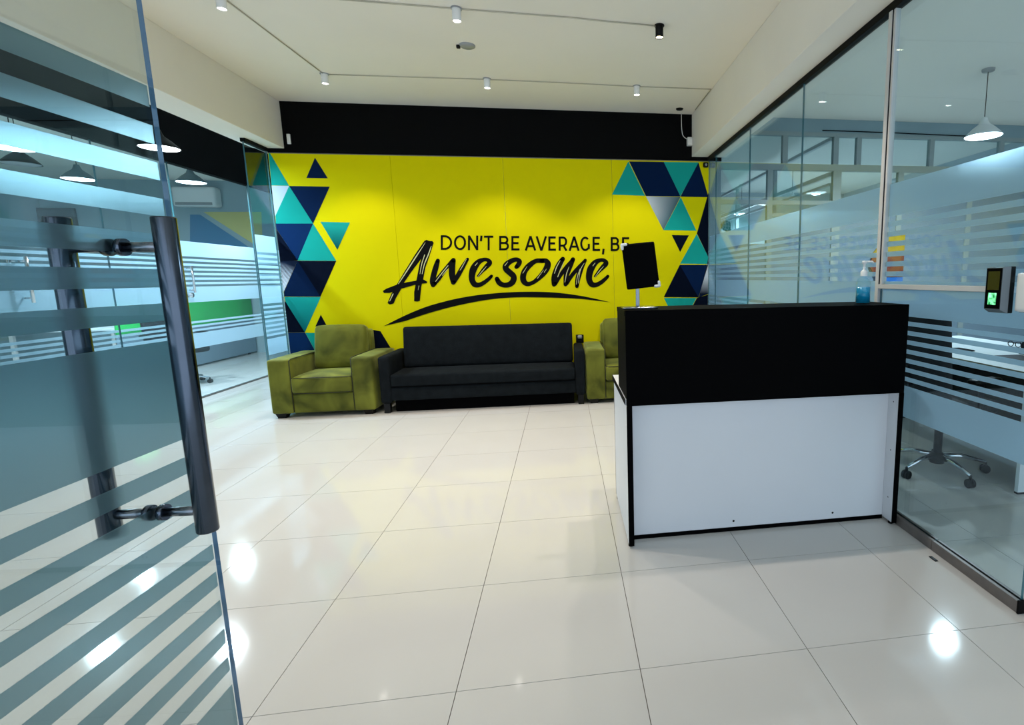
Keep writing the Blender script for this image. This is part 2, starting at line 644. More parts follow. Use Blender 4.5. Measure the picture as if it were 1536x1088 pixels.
fbar(1.66, 6.2, 2.955, 3.0)
fbar(1.53, 6.2, 2.56, 2.635)
fbar(1.53, 2.24, 2.165, 2.215)
fbar(2.30, 3.07, 2.02, 2.06)
fbar(2.30, 3.07, 2.16, 2.21)
for x0, x1, z0, z1 in ((2.415, 2.48, 2.635, 2.955), (3.06, 3.125, 2.635, 2.955), (3.36, 3.42, 2.635, 2.955), (4.33, 4.39, 2.635, 2.955), (5.3, 5.36, 2.635, 2.955),
                       (2.235, 2.30, 0, 2.56), (3.07, 3.175, 0, 2.56), (3.93, 4.0, 0, 2.56), (4.9, 4.97, 0, 2.56)):
    fbar(x0, x1, z0, z1, 'mullion')
build('head_wall', MB().box(1.66, 6.2, 4.60, 4.66, 3.0, CZ - 0.001), M_wallg, pr)
for x0, x1 in ((1.53, 2.235), (2.30, 3.07), (3.175, 3.93), (4.0, 4.9), (4.97, 6.2)):
    zl = 2.4 if x0 > 3.9 else 2.18 if x0 > 3.1 else 2.0 if x0 > 2 else 1.7
    pane(pr, 'y', 4.63, x0, x1, zl, 2.56, 0.003)
    build('added_mask_panel', MB().box(x0, x1, 4.615, 4.645, 0, zl), M_lowp, pr)  # added opaque panel, height set per bay to mask the bright rear office
for x0, x1 in ((1.66, 2.415), (2.48, 3.06), (3.125, 3.36), (3.42, 4.33), (4.39, 5.3), (5.36, 6.2)):
    pane(pr, 'y', 4.63, x0, x1, 2.635, 2.955, 0.003)
build('cable_run', MB().tube([(2.9, 4.59, 3.02), (3.8, 4.59, 3.015), (5.0, 4.59, 3.0)], 0.006, 6), M_trim, pr)

# cross partition running back from it
px = struct_root('window_3', 'white framed cross partition running back from the glazed partition')
for z0, z1 in ((2.93, 2.97), (2.51, 2.56), (2.40, 2.43)):
    build('frame_bar', MB().box(3.05, 3.10, 4.68, 9.9, z0, z1), M_alu, px)
for yy in (6.4, 8.2, 9.8):
    build('mullion', MB().box(3.05, 3.10, yy, yy + 0.05, 0, 2.93), M_alu, px)
for a, b in ((4.68, 6.4), (6.45, 8.2), (8.25, 9.8)):
    pane(px, 'x', 3.075, a, b, 0.02, 2.40, 0.003)


# ------------------------------------------------------------------ mural
mu = thing('wall_mural', 'yellow wall mural with teal and navy triangles and black slogan', 'mural', (-0.83, D, 0))
YM = D - 0.0015


def W(u, v, dy=0.0):
    p = at(u, v, 1, D)
    p.y = YM - dy
    return p


edges = [-3.188, -1.997, -0.827, 0.373, 1.508]
for a, b in zip(edges[:-1], edges[1:]):
    build('panel', MB().box(a + 0.0012, b - 0.0012, D, D + 0.011, 0.0, 2.643), M_yel, mu)
build('top_strip', MB().box(-3.188, 1.508, D - 0.003, D + 0.01, 2.636, 2.644), M_alug, mu)


def poly(name, pts, m_, dy=0.0, o=(0, 0), s=1.0, clipx=None):
    q = [W(o[0] + x / s, o[1] + y / s, dy) for x, y in pts]
    if clipx:
        for p in q:
            p.x = max(-3.186, min(1.506, p.x))
    mb = MB()
    mb.slab(q, (0, 0.001, 0))
    return build(name, mb, m_, mu)


oL, sL = (380, 220), 4.518
tri = lambda pts, m_, dy=0.0: poly('triangle', pts, m_, dy, oL, sL, True)
tri([(418, 75), (360, 213), (505, 215)], M_navy)
tri([(103, 42), (112, 42), (242, 266), (60, 262)], M_teal)
tri([(60, 264), (243, 267), (150, 470), (60, 470)], M_mwhite)
tri([(243, 267), (518, 272), (405, 522)], M_navy)
tri([(243, 267), (405, 522), (130, 522), (150, 470)], M_teal)
tri([(120, 522), (405, 522), (300, 773), (150, 560)], M_navyB)
tri([(405, 522), (562, 775), (300, 773)], M_teal)
tri([(120, 540), (152, 562), (300, 773), (100, 780)], M_navyD)
wg = grad_mat('mural_white_fade', rgb(206, 214, 226), rgb(24, 36, 60), tuple(Vector(W(430, 425)) - Vector((-0.83, D, 0))), tuple(Vector(W(438, 398)) - Vector((-0.83, D, 0))))
tri([(100, 776), (300, 774), (205, 985), (120, 985)], wg)
tri([(300, 775), (562, 776), (455, 1018)], M_navyD)
tri([(300, 775), (455, 1018), (150, 1018), (207, 985)], M_navy)
tg = grad_mat('mural_teal_fade', rgb(30, 160, 150), rgb(6, 70, 76), tuple(Vector(W(505, 340)) - Vector((-0.83, D, 0))), tuple(Vector(W(506, 374)) - Vector((-0.83, D, 0))))
tri([(455, 510), (655, 515), (570, 700)], tg)
o8, s8 = (400, 400), 8.369
tri8 = lambda pts, m_, dy=0.0: poly('triangle', pts, m_, dy, o8, s8, True)
tg2 = grad_mat('mural_teal_fade_low', rgb(24, 160, 150), rgb(8, 96, 100), tuple(Vector(W(455, 448)) - Vector((-0.83, D, 0))), tuple(Vector(W(457, 498)) - Vector((-0.83, D, 0))))
tri8([(225, 382), (680, 383), (480, 826), (235, 440)], tg2)
tri8([(150, 440), (238, 442), (480, 826), (150, 830)], M_navyD)
tri8([(150, 832), (482, 828), (700, 1230), (150, 1230)], M_navyB)
tri8([(487, 832), (900, 840), (700, 1230)], M_teal)
tri8([(680, 605), (612, 752), (760, 752)], M_navyD)
tri([(800, 1240), (862, 1252), (940, 1380), (720, 1380)], M_navyD)
oR, sR = (860, 220), 4.183
trr = lambda pts, m_, dy=0.0: poly('triangle', pts, m_, dy, oR, sR, True)
trr([(345, 93), (243, 301), (450, 309)], M_teal)
trr([(350, 93), (567, 96), (672, 313), (455, 310)], M_navy)
trr([(567, 96), (787, 99), (672, 312)], M_teal)
trr([(785, 100), (905, 318), (672, 314)], M_navy)
wg2 = grad_mat('mural_white_fade_side', rgb(200, 208, 214), rgb(70, 100, 110), tuple(Vector(W(972, 298)) - Vector((-0.83, D, 0))), tuple(Vector(W(1010, 318)) - Vector((-0.83, D, 0))))
trr([(455, 312), (672, 316), (565, 524)], wg2)
trr([(674, 318), (772, 528), (566, 524)], M_teal)
trr([(905, 290), (905, 780), (858, 692), (775, 545)], M_navyD)
trr([(617, 555), (725, 557), (670, 662)], M_navyD)
trr([(774, 548), (858, 692), (880, 737), (670, 735)], M_teal)
trr([(668, 742), (785, 947), (567, 945)], M_navyD)
trr([(668, 742), (890, 742), (785, 947)], M_navy)
wg3 = grad_mat('mural_white_fade_low', rgb(206, 212, 218), rgb(10, 24, 48), tuple(Vector(W(1063, 414)) - Vector((-0.83, D, 0))), tuple(Vector(W(1062, 441)) - Vector((-0.83, D, 0))))
trr([(905, 706), (905, 925), (787, 947)], wg3)
trr([(568, 950), (772, 950), (668, 1150)], M_teal)
trr([(775, 950), (905, 928), (905, 1150), (672, 1150)], M_navyD)

# slogan, first line: uniform strokes laid along the measured letter boxes
SW = 3.1


def stroke_poly(pts, ws):
    """outline of a centre line with a width at every point (pixel units)"""
    L, R = [], []
    n = len(pts)
    for i in range(n):
        a = Vector(pts[max(i - 1, 0)])
        b = Vector(pts[min(i + 1, n - 1)])
        t = (b - a)
        t = t.normalized() if t.length > 0 else Vector((1, 0))
        nn = Vector((-t.y, t.x)) * ws[i] / 2
        L.append(Vector(pts[i]) + nn)
        R.append(Vector(pts[i]) - nn)
    return L, R


def ribbon(mb, pts, ws, dy=0.0, round_ends=False):
    dy += 0.00012 * len(mb.f) ** 0.5 % 0.001
    L, R = stroke_poly(pts, ws)
    if round_ends:
        for end in (0, -1):
            c = Vector(pts[end])
            r = ws[end] / 2
            vs = [W(c.x + r * math.cos(a * PI / 6), c.y + r * math.sin(a * PI / 6), dy) for a in range(12)]
            mb.add(vs, [list(range(12))])
    vs = [W(p.x, p.y, dy) for p in L] + [W(p.x, p.y, dy) for p in R]
    n = len(L)
    mb.add(vs, [(i, i + 1, n + i + 1, n + i) for i in range(n - 1)])


def cat(pts, m=6):
    """Catmull-Rom through (x, y, w) points"""
    out = []
    n = len(pts)
    for i in range(n - 1):
        p0, p1, p2, p3 = [Vector(pts[max(0, min(n - 1, k))]) for k in (i - 1, i, i + 1, i + 2)]
        for s in range(m):
            t = s / m
            out.append(0.5 * ((2 * p1) + (p2 - p0) * t + (2 * p0 - 5 * p1 + 4 * p2 - p3) * t * t + (3 * p1 - p0 - 3 * p2 + p3) * t ** 3))
    out.append(Vector(pts[-1]))
    return out


def arc(cx, cy, rx, ry, a0, a1, n=20):
    return [(cx + rx * math.cos(math.radians(a0 + (a1 - a0) * i / n)), cy - ry * math.sin(math.radians(a0 + (a1 - a0) * i / n))) for i in range(n + 1)]


# glyphs in a unit box: x 0..1, y 0 (top) .. 1 (bottom); k is half a stroke in box units
def glyph(ch, kx, ky):
    x0, x1, y0, y1 = kx, 1 - kx, ky, 1 - ky
    mid = 0.49
    if ch == 'D':
        return [[(x0, 0), (x0, 1)], [(0, y0), (0.35, y0)] + arc(0.35, 0.5, x1 - 0.35, 0.5 - ky, 90, -90) + [(0, y1)]]
    if ch == 'O':
        return [arc(0.5, 0.5, 0.5 - kx, 0.5 - ky * 0.9, 0, 360, 32)]
    if ch == 'N':
        return [[(x0, 1), (x0, 0)], [(x0, 0.02), (x1, 0.98)], [(x1, 1), (x1, 0)]]
    if ch == 'T':
        return [[(0, y0), (1, y0)], [(0.5, 0), (0.5, 1)]]
    if ch == 'B':
        return [[(x0, 0), (x0, 1)], [(0, y0), (0.5, y0)] + arc(0.55, (y0 + mid) / 2, x1 - 0.62, (mid - y0) / 2, 90, -90, 12) + [(0, mid)],
                [(0, mid), (0.5, mid)] + arc(0.55, (y1 + mid) / 2, x1 - 0.55, (y1 - mid) / 2, 90, -90, 12) + [(0, y1)]]
    if ch == 'E':
        return [[(x0, 0), (x0, 1)], [(0, y0), (0.96, y0)], [(0, mid), (0.88, mid)], [(0, y1), (1, y1)]]
    if ch == 'A':
        return [[(kx * 0.9, 1), (0.5, 0)], [(0.5, 0), (1 - kx * 0.9, 1)], [(0.2, 0.7), (0.8, 0.7)]]
    if ch == 'V':
        return [[(kx * 0.9, 0), (0.5, 1)], [(0.5, 1), (1 - kx * 0.9, 0)]]
    if ch == 'R':
        return [[(x0, 0), (x0, 1)], [(0, y0), (0.5, y0)] + arc(0.5, (y0 + 0.64) / 2, x1 - 0.5, (0.64 - y0) / 2, 90, -90, 14) + [(0, 0.64)], [(0.55, 0.62), (1 - kx * 0.7, 1)]]
    if ch == 'G':
        return [arc(0.52, 0.5, 0.52 - kx, 0.5 - ky * 0.9, 48, 318, 28), [(x1, 0.86), (x1, 0.5)]]
    if ch == "'":
        return [[(0.6, 0), (0.35, 1)]]
    if ch == ',':
        return [[(0.6, 0), (0.35, 1)]]


boxes = [('D', 661.2, 678.3), ('O', 681.0, 699.1), ('N', 702, 717.4), ("'", 720.3, 723.6), ('T', 726, 740), ('B', 748.8, 763.6), ('E', 767, 779.3),
         ('A', 787.3, 804.2), ('V', 803.6, 820.4), ('E', 822.5, 834), ('R', 838, 850.8), ('A', 853, 869.4), ('G', 870.3, 884.8), ('E', 888.8, 900.2), (',', 903, 907),
         ('B', 916, 929.2), ('E', 933, 944.2)]
for ch, a, b in boxes:
    c = (a + b) / 2
    top = 352.9 + (c - 661) * 0.0112
    bot = 375.0 + (c - 661) * 0.0073
    if ch == "'":
        bot = top + 8.5
    if ch == ',':
        top, bot = bot - 3.5, bot + 5
    mb = MB()
    kx, ky = SW / 2 / (b - a), SW / 2 / (bot - top)
    for st in glyph(ch, kx, ky):
        pts = [(a + x * (b - a), top + y * (bot - top)) for x, y in st]
        ribbon(mb, pts, [SW * (1.0 if ch not in "'," else 1.05)] * len(pts), 0.0012)
    build('letter', mb, M_ink, mu, fix=False)

# slogan, brush word
def brush(strokes, polys, o, s, streaks=()):
    mb = MB()
    for st in strokes:
        pts = cat([(o[0] + x / s, o[1] + y / s, wd / s) for x, y, wd in st])
        ribbon(mb, [(p.x, p.y) for p in pts], [p.z for p in pts], 0.0012, True)
    for k, pl in enumerate(polys):
        mb.add([W(o[0] + x / s, o[1] + y / s, 0.0012 + 0.0002 * k) for x, y in pl], [list(range(len(pl)))])
    b = build('letter', mb, M_ink, mu, fix=False)
    sub(b)
    for st in streaks:
        mb = MB()
        pts = cat([(o[0] + x / s, o[1] + y / s, wd / s) for x, y, wd in st], 4)
        ribbon(mb, [(p.x, p.y) for p in pts], [p.z for p in pts], 0.0032)
        build('brush_streak', mb, M_streak, b, fix=False)


brush([], [[(500, 85), (395, 240), (290, 410), (200, 560), (130, 680), (85, 785), (110, 803), (155, 790), (180, 730), (240, 625), (275, 550), (350, 440), (455, 300), (540, 170), (575, 95), (525, 75)],
           [(530, 88), (590, 88), (605, 108), (575, 200), (545, 290), (510, 390), (490, 500), (465, 600), (450, 760), (420, 770), (385, 765), (385, 660), (400, 580), (420, 480), (445, 350), (470, 270), (510, 170)],
           [(32, 650), (70, 625), (190, 578), (300, 552), (400, 535), (480, 515), (532, 545), (528, 562), (460, 570), (380, 585), (250, 622), (180, 645), (110, 672), (45, 672)]],
      (570, 350), 7.5,
      [[(512, 105, 3), (400, 275, 13), (300, 430, 12), (208, 570, 8)], [(578, 145, 6), (545, 240, 12), (500, 350, 10), (475, 460, 6)], [(505, 240, 8), (470, 350, 9), (450, 460, 4)],
       [(150, 680, 10), (110, 765, 8)], [(440, 590, 6), (430, 640, 3)]])
brush([[(215, 145, 80), (180, 260, 105), (135, 420, 110), (115, 540, 110), (125, 610, 90)], [(140, 590, 90), (240, 470, 90), (350, 320, 75), (490, 140, 60)],
       [(515, 135, 90), (490, 280, 120), (490, 420, 120), (510, 560, 90)], [(520, 560, 80), (600, 430, 90), (690, 270, 85), (785, 115, 60)]], [],
      (640, 380), 12.8, [[(415, 235, 14), (290, 390, 16), (170, 545, 10)], [(400, 310, 12), (300, 430, 8)], [(765, 110, 8), (690, 250, 12), (640, 330, 8)]])
E1 = [(985, 440, 40), (1070, 340, 65), (1150, 255, 90), (1210, 185, 95), (1170, 130, 75), (1090, 125, 75), (990, 175, 110), (905, 290, 135), (870, 420, 125), (875, 520, 115), (920, 595, 110), (1000, 610, 90), (1100, 565, 80), (1190, 495, 70), (1245, 440, 60)]
brush([E1], [], (640, 380), 12.8, [[(975, 460, 4), (1070, 345, 14), (1150, 250, 6)], [(980, 180, 8), (930, 240, 14)]])
brush([[(505, 265, 75), (545, 220, 95), (570, 155, 85), (500, 122, 85), (400, 155, 95), (310, 230, 115), (310, 305, 115), (390, 380, 115), (455, 450, 115), (440, 540, 115), (370, 600, 105), (270, 612, 95), (180, 570, 100), (135, 495, 90)]],
      [], (735, 380), 12.8, [[(345, 165, 6), (285, 240, 14)]])
brush([[(1000, 145, 90), (880, 150, 85), (760, 230, 105), (670, 340, 110), (635, 450, 115), (650, 540, 110), (720, 590, 90), (830, 560, 75), (950, 465, 95), (1060, 340, 120), (1110, 220, 120), (1080, 150, 95), (1000, 145, 90)]],
      [], (735, 380), 12.8, [[(715, 250, 5), (630, 385, 14)], [(1030, 320, 5), (910, 485, 12)], [(1085, 300, 5), (1040, 370, 12)]])
brush([[(310, 110, 85), (240, 220, 110), (170, 380, 115), (140, 500, 105), (140, 600, 85)], [(160, 590, 80), (260, 430, 75), (380, 270, 80), (510, 120, 70)],
       [(505, 120, 85), (440, 260, 105), (380, 420, 100), (360, 600, 75)], [(380, 580, 80), (480, 430, 75), (600, 290, 75), (740, 140, 60)], [(740, 135, 60), (665, 280, 95), (615, 430, 100), (590, 540, 90), (580, 635, 70)]],
      [], (820, 380), 12.8, [[(260, 140, 6), (190, 270, 16), (150, 390, 8)], [(430, 260, 6), (380, 400, 14), (350, 560, 8)], [(720, 190, 6), (640, 340, 14), (610, 580, 8)], [(640, 300, 6), (590, 450, 12), (570, 600, 6)], [(330, 170, 8), (210, 460, 14)]])
brush([[(x * 0.955 - 15, y * 0.98 + 12, wd) for x, y, wd in E1]], [], (820, 380), 12.8, [[(925, 460, 4), (1010, 345, 14), (1095, 250, 6)], [(930, 185, 8), (885, 245, 14)]])
sw_top = [(65, 267), (200, 200), (350, 140), (550, 90), (750, 63), (950, 53), (1130, 58), (1300, 80), (1475, 118)]
sw_bot = [(1400, 110), (1250, 95), (1000, 88), (850, 90), (700, 105), (520, 140), (350, 185), (200, 235)]
mb = MB()
ct = [(p.x, p.y) for p in cat([(x, y, 0) for x, y in sw_top], 5)]
cb = [(p.x, p.y) for p in cat([(x, y, 0) for x, y in sw_bot], 5)]
mb.add([W(560 + x / 4.151, 425 + y / 4.151, 0.0012) for x, y in ct + cb], [list(range(len(ct) + len(cb)))])
build('swoosh', mb, M_ink, mu, fix=False)


# ------------------------------------------------------------------ ceiling spotlights
def make_spot(black=False):
    t = thing('ceiling_spotlight', 'x', 'spotlight', (0, 0, 0), local=True)
    hm = M_plastb if black else M_plastw
    h = build('housing', MB().lathe([(0.0, 0), (0.028, 0), (0.029, -0.004), (0.029, -0.084), (0.027, -0.086), (0.026, -0.078)], n=24), hm, t)
    build('lens', MB().disc((0, 0, -0.079), 0.0265, 24, flip=True), M_spotw if black else M_spot, t)
    build('mounting_ring', MB().lathe([(0.029, 0), (0.037, 0), (0.037, -0.007), (0.029, -0.007)], n=24), M_plastb if black else M_plastg, t)
    ld = bpy.data.lights.new('spot_beam', 'SPOT')
    ld.energy = SPOT_W
    ld.color = SPOT_COL
    ld.spot_size = math.radians(98)
    ld.spot_blend = 0.4
    ld.shadow_soft_size = 0.03
    lo = bpy.data.objects.new('spot_beam', ld)
    COL.objects.link(lo)
    lo.parent = t
    lo.location = (0, 0, -0.09)
    return t


spots = [(-2.257, 3.77, 'white ceiling spotlight at the corner where the ceiling conduit turns, by the left triangles'),
         (-0.846, 3.73, 'white ceiling spotlight on the conduit above the slogan, between two others'),
         (0.554, 3.76, 'white ceiling spotlight on the conduit above the right triangles of the mural'),
         (-0.871, 2.44, 'white ceiling spotlight on the second conduit, beside the flat ceiling detector'),
         (-2.332, 2.45, 'white ceiling spotlight close to the cream beam, at the end of the long conduit'),
         (-2.33, 1.2, 'white ceiling spotlight over the entrance, beside the passage beam'),
         (-0.87, 1.2, 'white ceiling spotlight over the middle of the entrance floor'),
         (0.55, 1.2, 'white ceiling spotlight above the reception desk')]
s0 = make_spot()
for i, (x, y, lb) in enumerate(spots):
    o = s0 if i == 0 else copy_tree(s0)
    o.location = (x, y, CZ)
    o['label'] = lb
    o['group'] = 'ceiling spotlights'
    if y < 2:   # third lamp row, just above the frame: it casts the narrow shadow in front of the desk
        for ch in o.children:
            if ch.type == 'LIGHT':
                ch.name = 'spot_beam_%s_offscreen' % ('passage' if x < -2 else 'middle' if x < 0 else 'desk')
sb = make_spot(True)
sb.location = (0.551, 2.52, CZ)
sb['label'] = 'black ceiling spotlight with a warm glow at the end of the conduit'
sb['group'] = 'ceiling spotlights'


def conduit(pts, lb, r=0.0045):
    o = build('ceiling_conduit', MB().tube([(x, y, CZ - 0.006) for x, y in pts], r, 6), mat('conduit_paint', rgb(190, 184, 168), 0.7))
    tag(o, lb, 'conduit')


conduit([(-2.33, 1.2), (-2.332, 2.49), (-2.26, 3.77)], 'grey surface conduit running along the ceiling beside the passage beam')
conduit([(-2.22, 3.77), (-1.6, 3.755), (-0.846, 3.735), (0.0, 3.745), (0.554, 3.765), (1.295, 3.755), (1.297, 4.4)], 'grey surface conduit linking the three spotlights nearest the mural')
conduit([(-1.7, 2.40), (-0.871, 2.44), (-0.1, 2.47), (0.2, 2.5), (0.551, 2.52)], 'grey surface conduit running to the black spotlight')
sd = thing('ceiling_detector', 'flat grey detector disc on the ceiling between the spotlight rows', 'detector', (-0.905, 3.03, CZ))
build('disc', MB().lathe([(0, -0.016), (0.045, -0.016), (0.06, -0.008), (0.062, 0)], (-0.9, 3.03, CZ), 24), M_plastg, sd)
build('clip', MB().rbox(-0.985, -0.955, 3.02, 3.045, CZ - 0.025, CZ, 0.005, 3), M_plastb, sd)
cr = thing('ceiling_rose', 'small dark round cap on the ceiling above the hanging white cable', 'ceiling rose', (1.12, 4.4, CZ))
build('cap', MB().lathe([(0, -0.012), (0.035, -0.012), (0.042, 0)], (1.12, 4.4, CZ), 16), M_plastb, cr)
p0, p1, p2 = at(1022, 170, 1, 4.56), at(1024, 195, 1, 4.56), at(1040, 212, 1, 4.55)
wc = thing('hanging_cable', 'white cable looping down the black band to a small white box', 'cable', p2)
cp = cat([(p0.x, p0.y, p0.z), (p1.x - 0.01, p1.y, p1.z), (p1.x + 0.02, p1.y, p1.z - 0.08), (p2.x, p2.y, p2.z)], 6)
build('cord', MB().tube(cp, 0.004, 6), M_plastw, wc)
build('junction_box', MB().rbox(1.24, 1.303, 4.52, 4.586, p2.z - 0.05, p2.z + 0.04, 0.006, 3), M_plastw, wc)
q = at(434, 209, 1, 4.586)
tag(build('wall_sensor', MB().rbox(q.x - 0.017, q.x + 0.017, 4.566, 4.586, q.z - 0.05, q.z + 0.05, 0.005, 3), M_plastw), 'small white sensor box on the black band beside the beam', 'sensor')
q = at(1058, 248, 1, 4.586)
cc = thing('wall_camera', 'small black camera at the top right corner of the mural', 'camera', (q.x, 4.588, q.z))
build('body', MB().rbox(q.x - 0.03, q.x + 0.03, 4.55, 4.588, q.z - 0.03, q.z + 0.03, 0.012, 4), M_plastb, cc)
build('lens', MB().lathe([(0, -0.006), (0.012, -0.006), (0.014, 0)], (q.x, 4.55, q.z), 12, axis='y'), M_plastg, cc)


# ------------------------------------------------------------------ pendants
def make_pendant(dark=False, shade=None):
    t = thing('pendant_lamp', 'x', 'pendant lamp', (0, 0, 0), local=True)
    sh = build('shade', MB().lathe([(0.012, 0.17), (0.025, 0.166), (0.032, 0.14), (0.045, 0.11), (0.095, 0.07), (0.14, 0.024), (0.158, 0.0), (0.154, 0.0), (0.136, 0.022), (0.09, 0.066), (0.04, 0.10), (0.0, 0.11)], n=32),
               shade or (M_plastb if dark else M_plastw), t)
    build('cord', MB().tube([(0, 0, 0.16), (0, 0, CZ - 2.565)], 0.004, 6), M_plastb, t)
    build('ceiling_cap', MB().lathe([(0, CZ - 2.59), (0.05, CZ - 2.585), (0.055, CZ - 2.566)], n=16), M_plastg, t)
    build('diffuser', MB().lathe([(0.0, -0.012), (0.09, -0.010), (0.146, 0.0), (0.15, 0.006)], n=32), M_plastg if dark else M_pend, t)
    if not dark:
        ld = bpy.data.lights.new('pendant_light', 'AREA')
        ld.shape = 'DISK'
        ld.size = 0.12
        ld.energy = PEND_W
        ld.color = PEND_COL
        lo = bpy.data.objects.new('pendant_light', ld)
        COL.objects.link(lo)
        lo.parent = t
        lo.location = (0, 0, -0.02)
    return t


pd = make_pendant()
P4 = at(20, 223, 2, 2.565)
A1, A2, A3 = at(230, 226, 2, 2.565), at(287, 274, 2, 2.565), at(118, 269, 2, 2.565)
B1, B2, B3 = at(1108, 323, 2, 2.565), at(1149, 306, 2, 2.565), at(1188, 304, 2, 2.565)
plist = [((3.68, 2.99), 'lit white pendant lamp hanging in the right office above the frosted stripes'),
         ((A1.x + 0.12, A1.y - 0.1), 'lit black pendant lamp in the passage in front of the black fascia'),
         ((A2.x, A2.y), 'lit pendant lamp in the left office above the green standing screen'),
         ((A3.x, A3.y), 'lit pendant lamp in the left office seen through the open glass door'),
         ((P4.x, P4.y), 'lit pendant lamp in the left office beside the unlit dark pendant'),
         ((B1.x, 9.0), 'lit pendant lamp far behind the glazed partition, above the fan'),
         ((B2.x, B2.y), 'lit pendant lamp behind the glazed partition, against its mullion'),
         ((B3.x, B3.y), 'lit pendant lamp behind the glazed partition, in its middle bay')]
pd2 = make_pendant(False, M_plastb)
pd3 = make_pendant(False, M_shade)
for i, ((x, y), lb) in enumerate(plist):
    o = pd if i == 0 else (pd2 if i == 1 else (pd3 if i == 2 else copy_tree(pd3 if x < 0 else pd)))
    o.location = (x, y, 2.565)
    o['label'] = lb
    o['group'] = 'pendant lamps'
pk = make_pendant(True)
q = at(33, 256, 2, 2.5)
pk.location = (q.x, q.y, 2.565)
pk['label'] = 'unlit dark bell-shaped pendant lamp in the left office'

# ------------------------------------------------------------------ entrance glass door (open)
dd = Vector((0.044, 0.999, 0)).normalized()
dn = Vector((dd.y, -dd.x, 0))
E0 = Vector((-0.851, -0.595, 0))
HW = 0.95
dr = struct_root('door_1', 'open frameless glass entrance door with frosted stripes and steel handle', tuple(E0 - dd * HW))


def dp(s, n, z):
    """door coordinates: s metres back from the free edge, n metres towards the camera side"""
    return E0 - dd * s + dn * n + Vector((0, 0, z))


def dbox(name, s0, s1, n0, n1, z0, z1, mats, mi=None):
    v = [dp(s, n, z) for n in (n0, n1) for s in (s0, s1) for z in (z0, z1)]
    f = [(0, 1, 3, 2), (4, 6, 7, 5), (0, 4, 5, 1), (2, 3, 7, 6), (0, 2, 6, 4), (1, 5, 7, 3)]
    mb = MB().add(v, f)
    if mi:
        mb.mi = mi
    return build(name, mb, mats, dr)


dbox('pane', 0, HW, -0.004, 0.004, 0.012, 2.45, [M_gdoor, M_gedged], [0, 0, 1, 1, 1, 1])
dz = [(1.594, 1.626), (1.537, 1.566), (1.481, 1.509), (1.423, 1.452), (1.362, 1.394), (1.309, 1.338), (1.255, 1.283), (1.054, 1.222), (0.994, 1.023), (0.936, 0.965), (0.878, 0.906), (0.820, 0.848), (0.767, 0.795), (0.709, 0.739), (0.652, 0.681), (0.596, 0.624), (0.40, 0.566)]
for z0, z1 in dz:
    dbox('film_stripe', 0.002, HW - 0.01, -0.0055, -0.0045, z0, z1, M_filmd)
for z0, z1 in ((0.0, 0.09), (2.36, 2.46)):
    dbox('patch_fitting', HW - 0.18, HW, -0.016, 0.016, z0, z1, M_steel)
for sgn, nm in ((1, 'handle'), (-1, 'handle')):
    z0, z1 = 0.924, 1.411
    off = 0.07
    hb = build(nm, MB().tube([dp(0.111, sgn * off, z0), dp(0.111, sgn * off, z0 + 0.002), dp(0.111, sgn * off, z1 - 0.002), dp(0.111, sgn * off, z1)], [0.0142, 0.0150, 0.0150, 0.0142], 28), M_steeld, dr)
    sub(hb)
    for zz in (0.959, 1.368):
        build('standoff', MB().tube([dp(0.111, sgn * 0.006, zz), dp(0.111, sgn * off, zz)], 0.0075, 16), M_steel, hb)
        build('ring', MB().tube([dp(0.111, sgn * 0.006, zz), dp(0.111, sgn * 0.014, zz)], 0.0125, 20), M_steeld, hb)


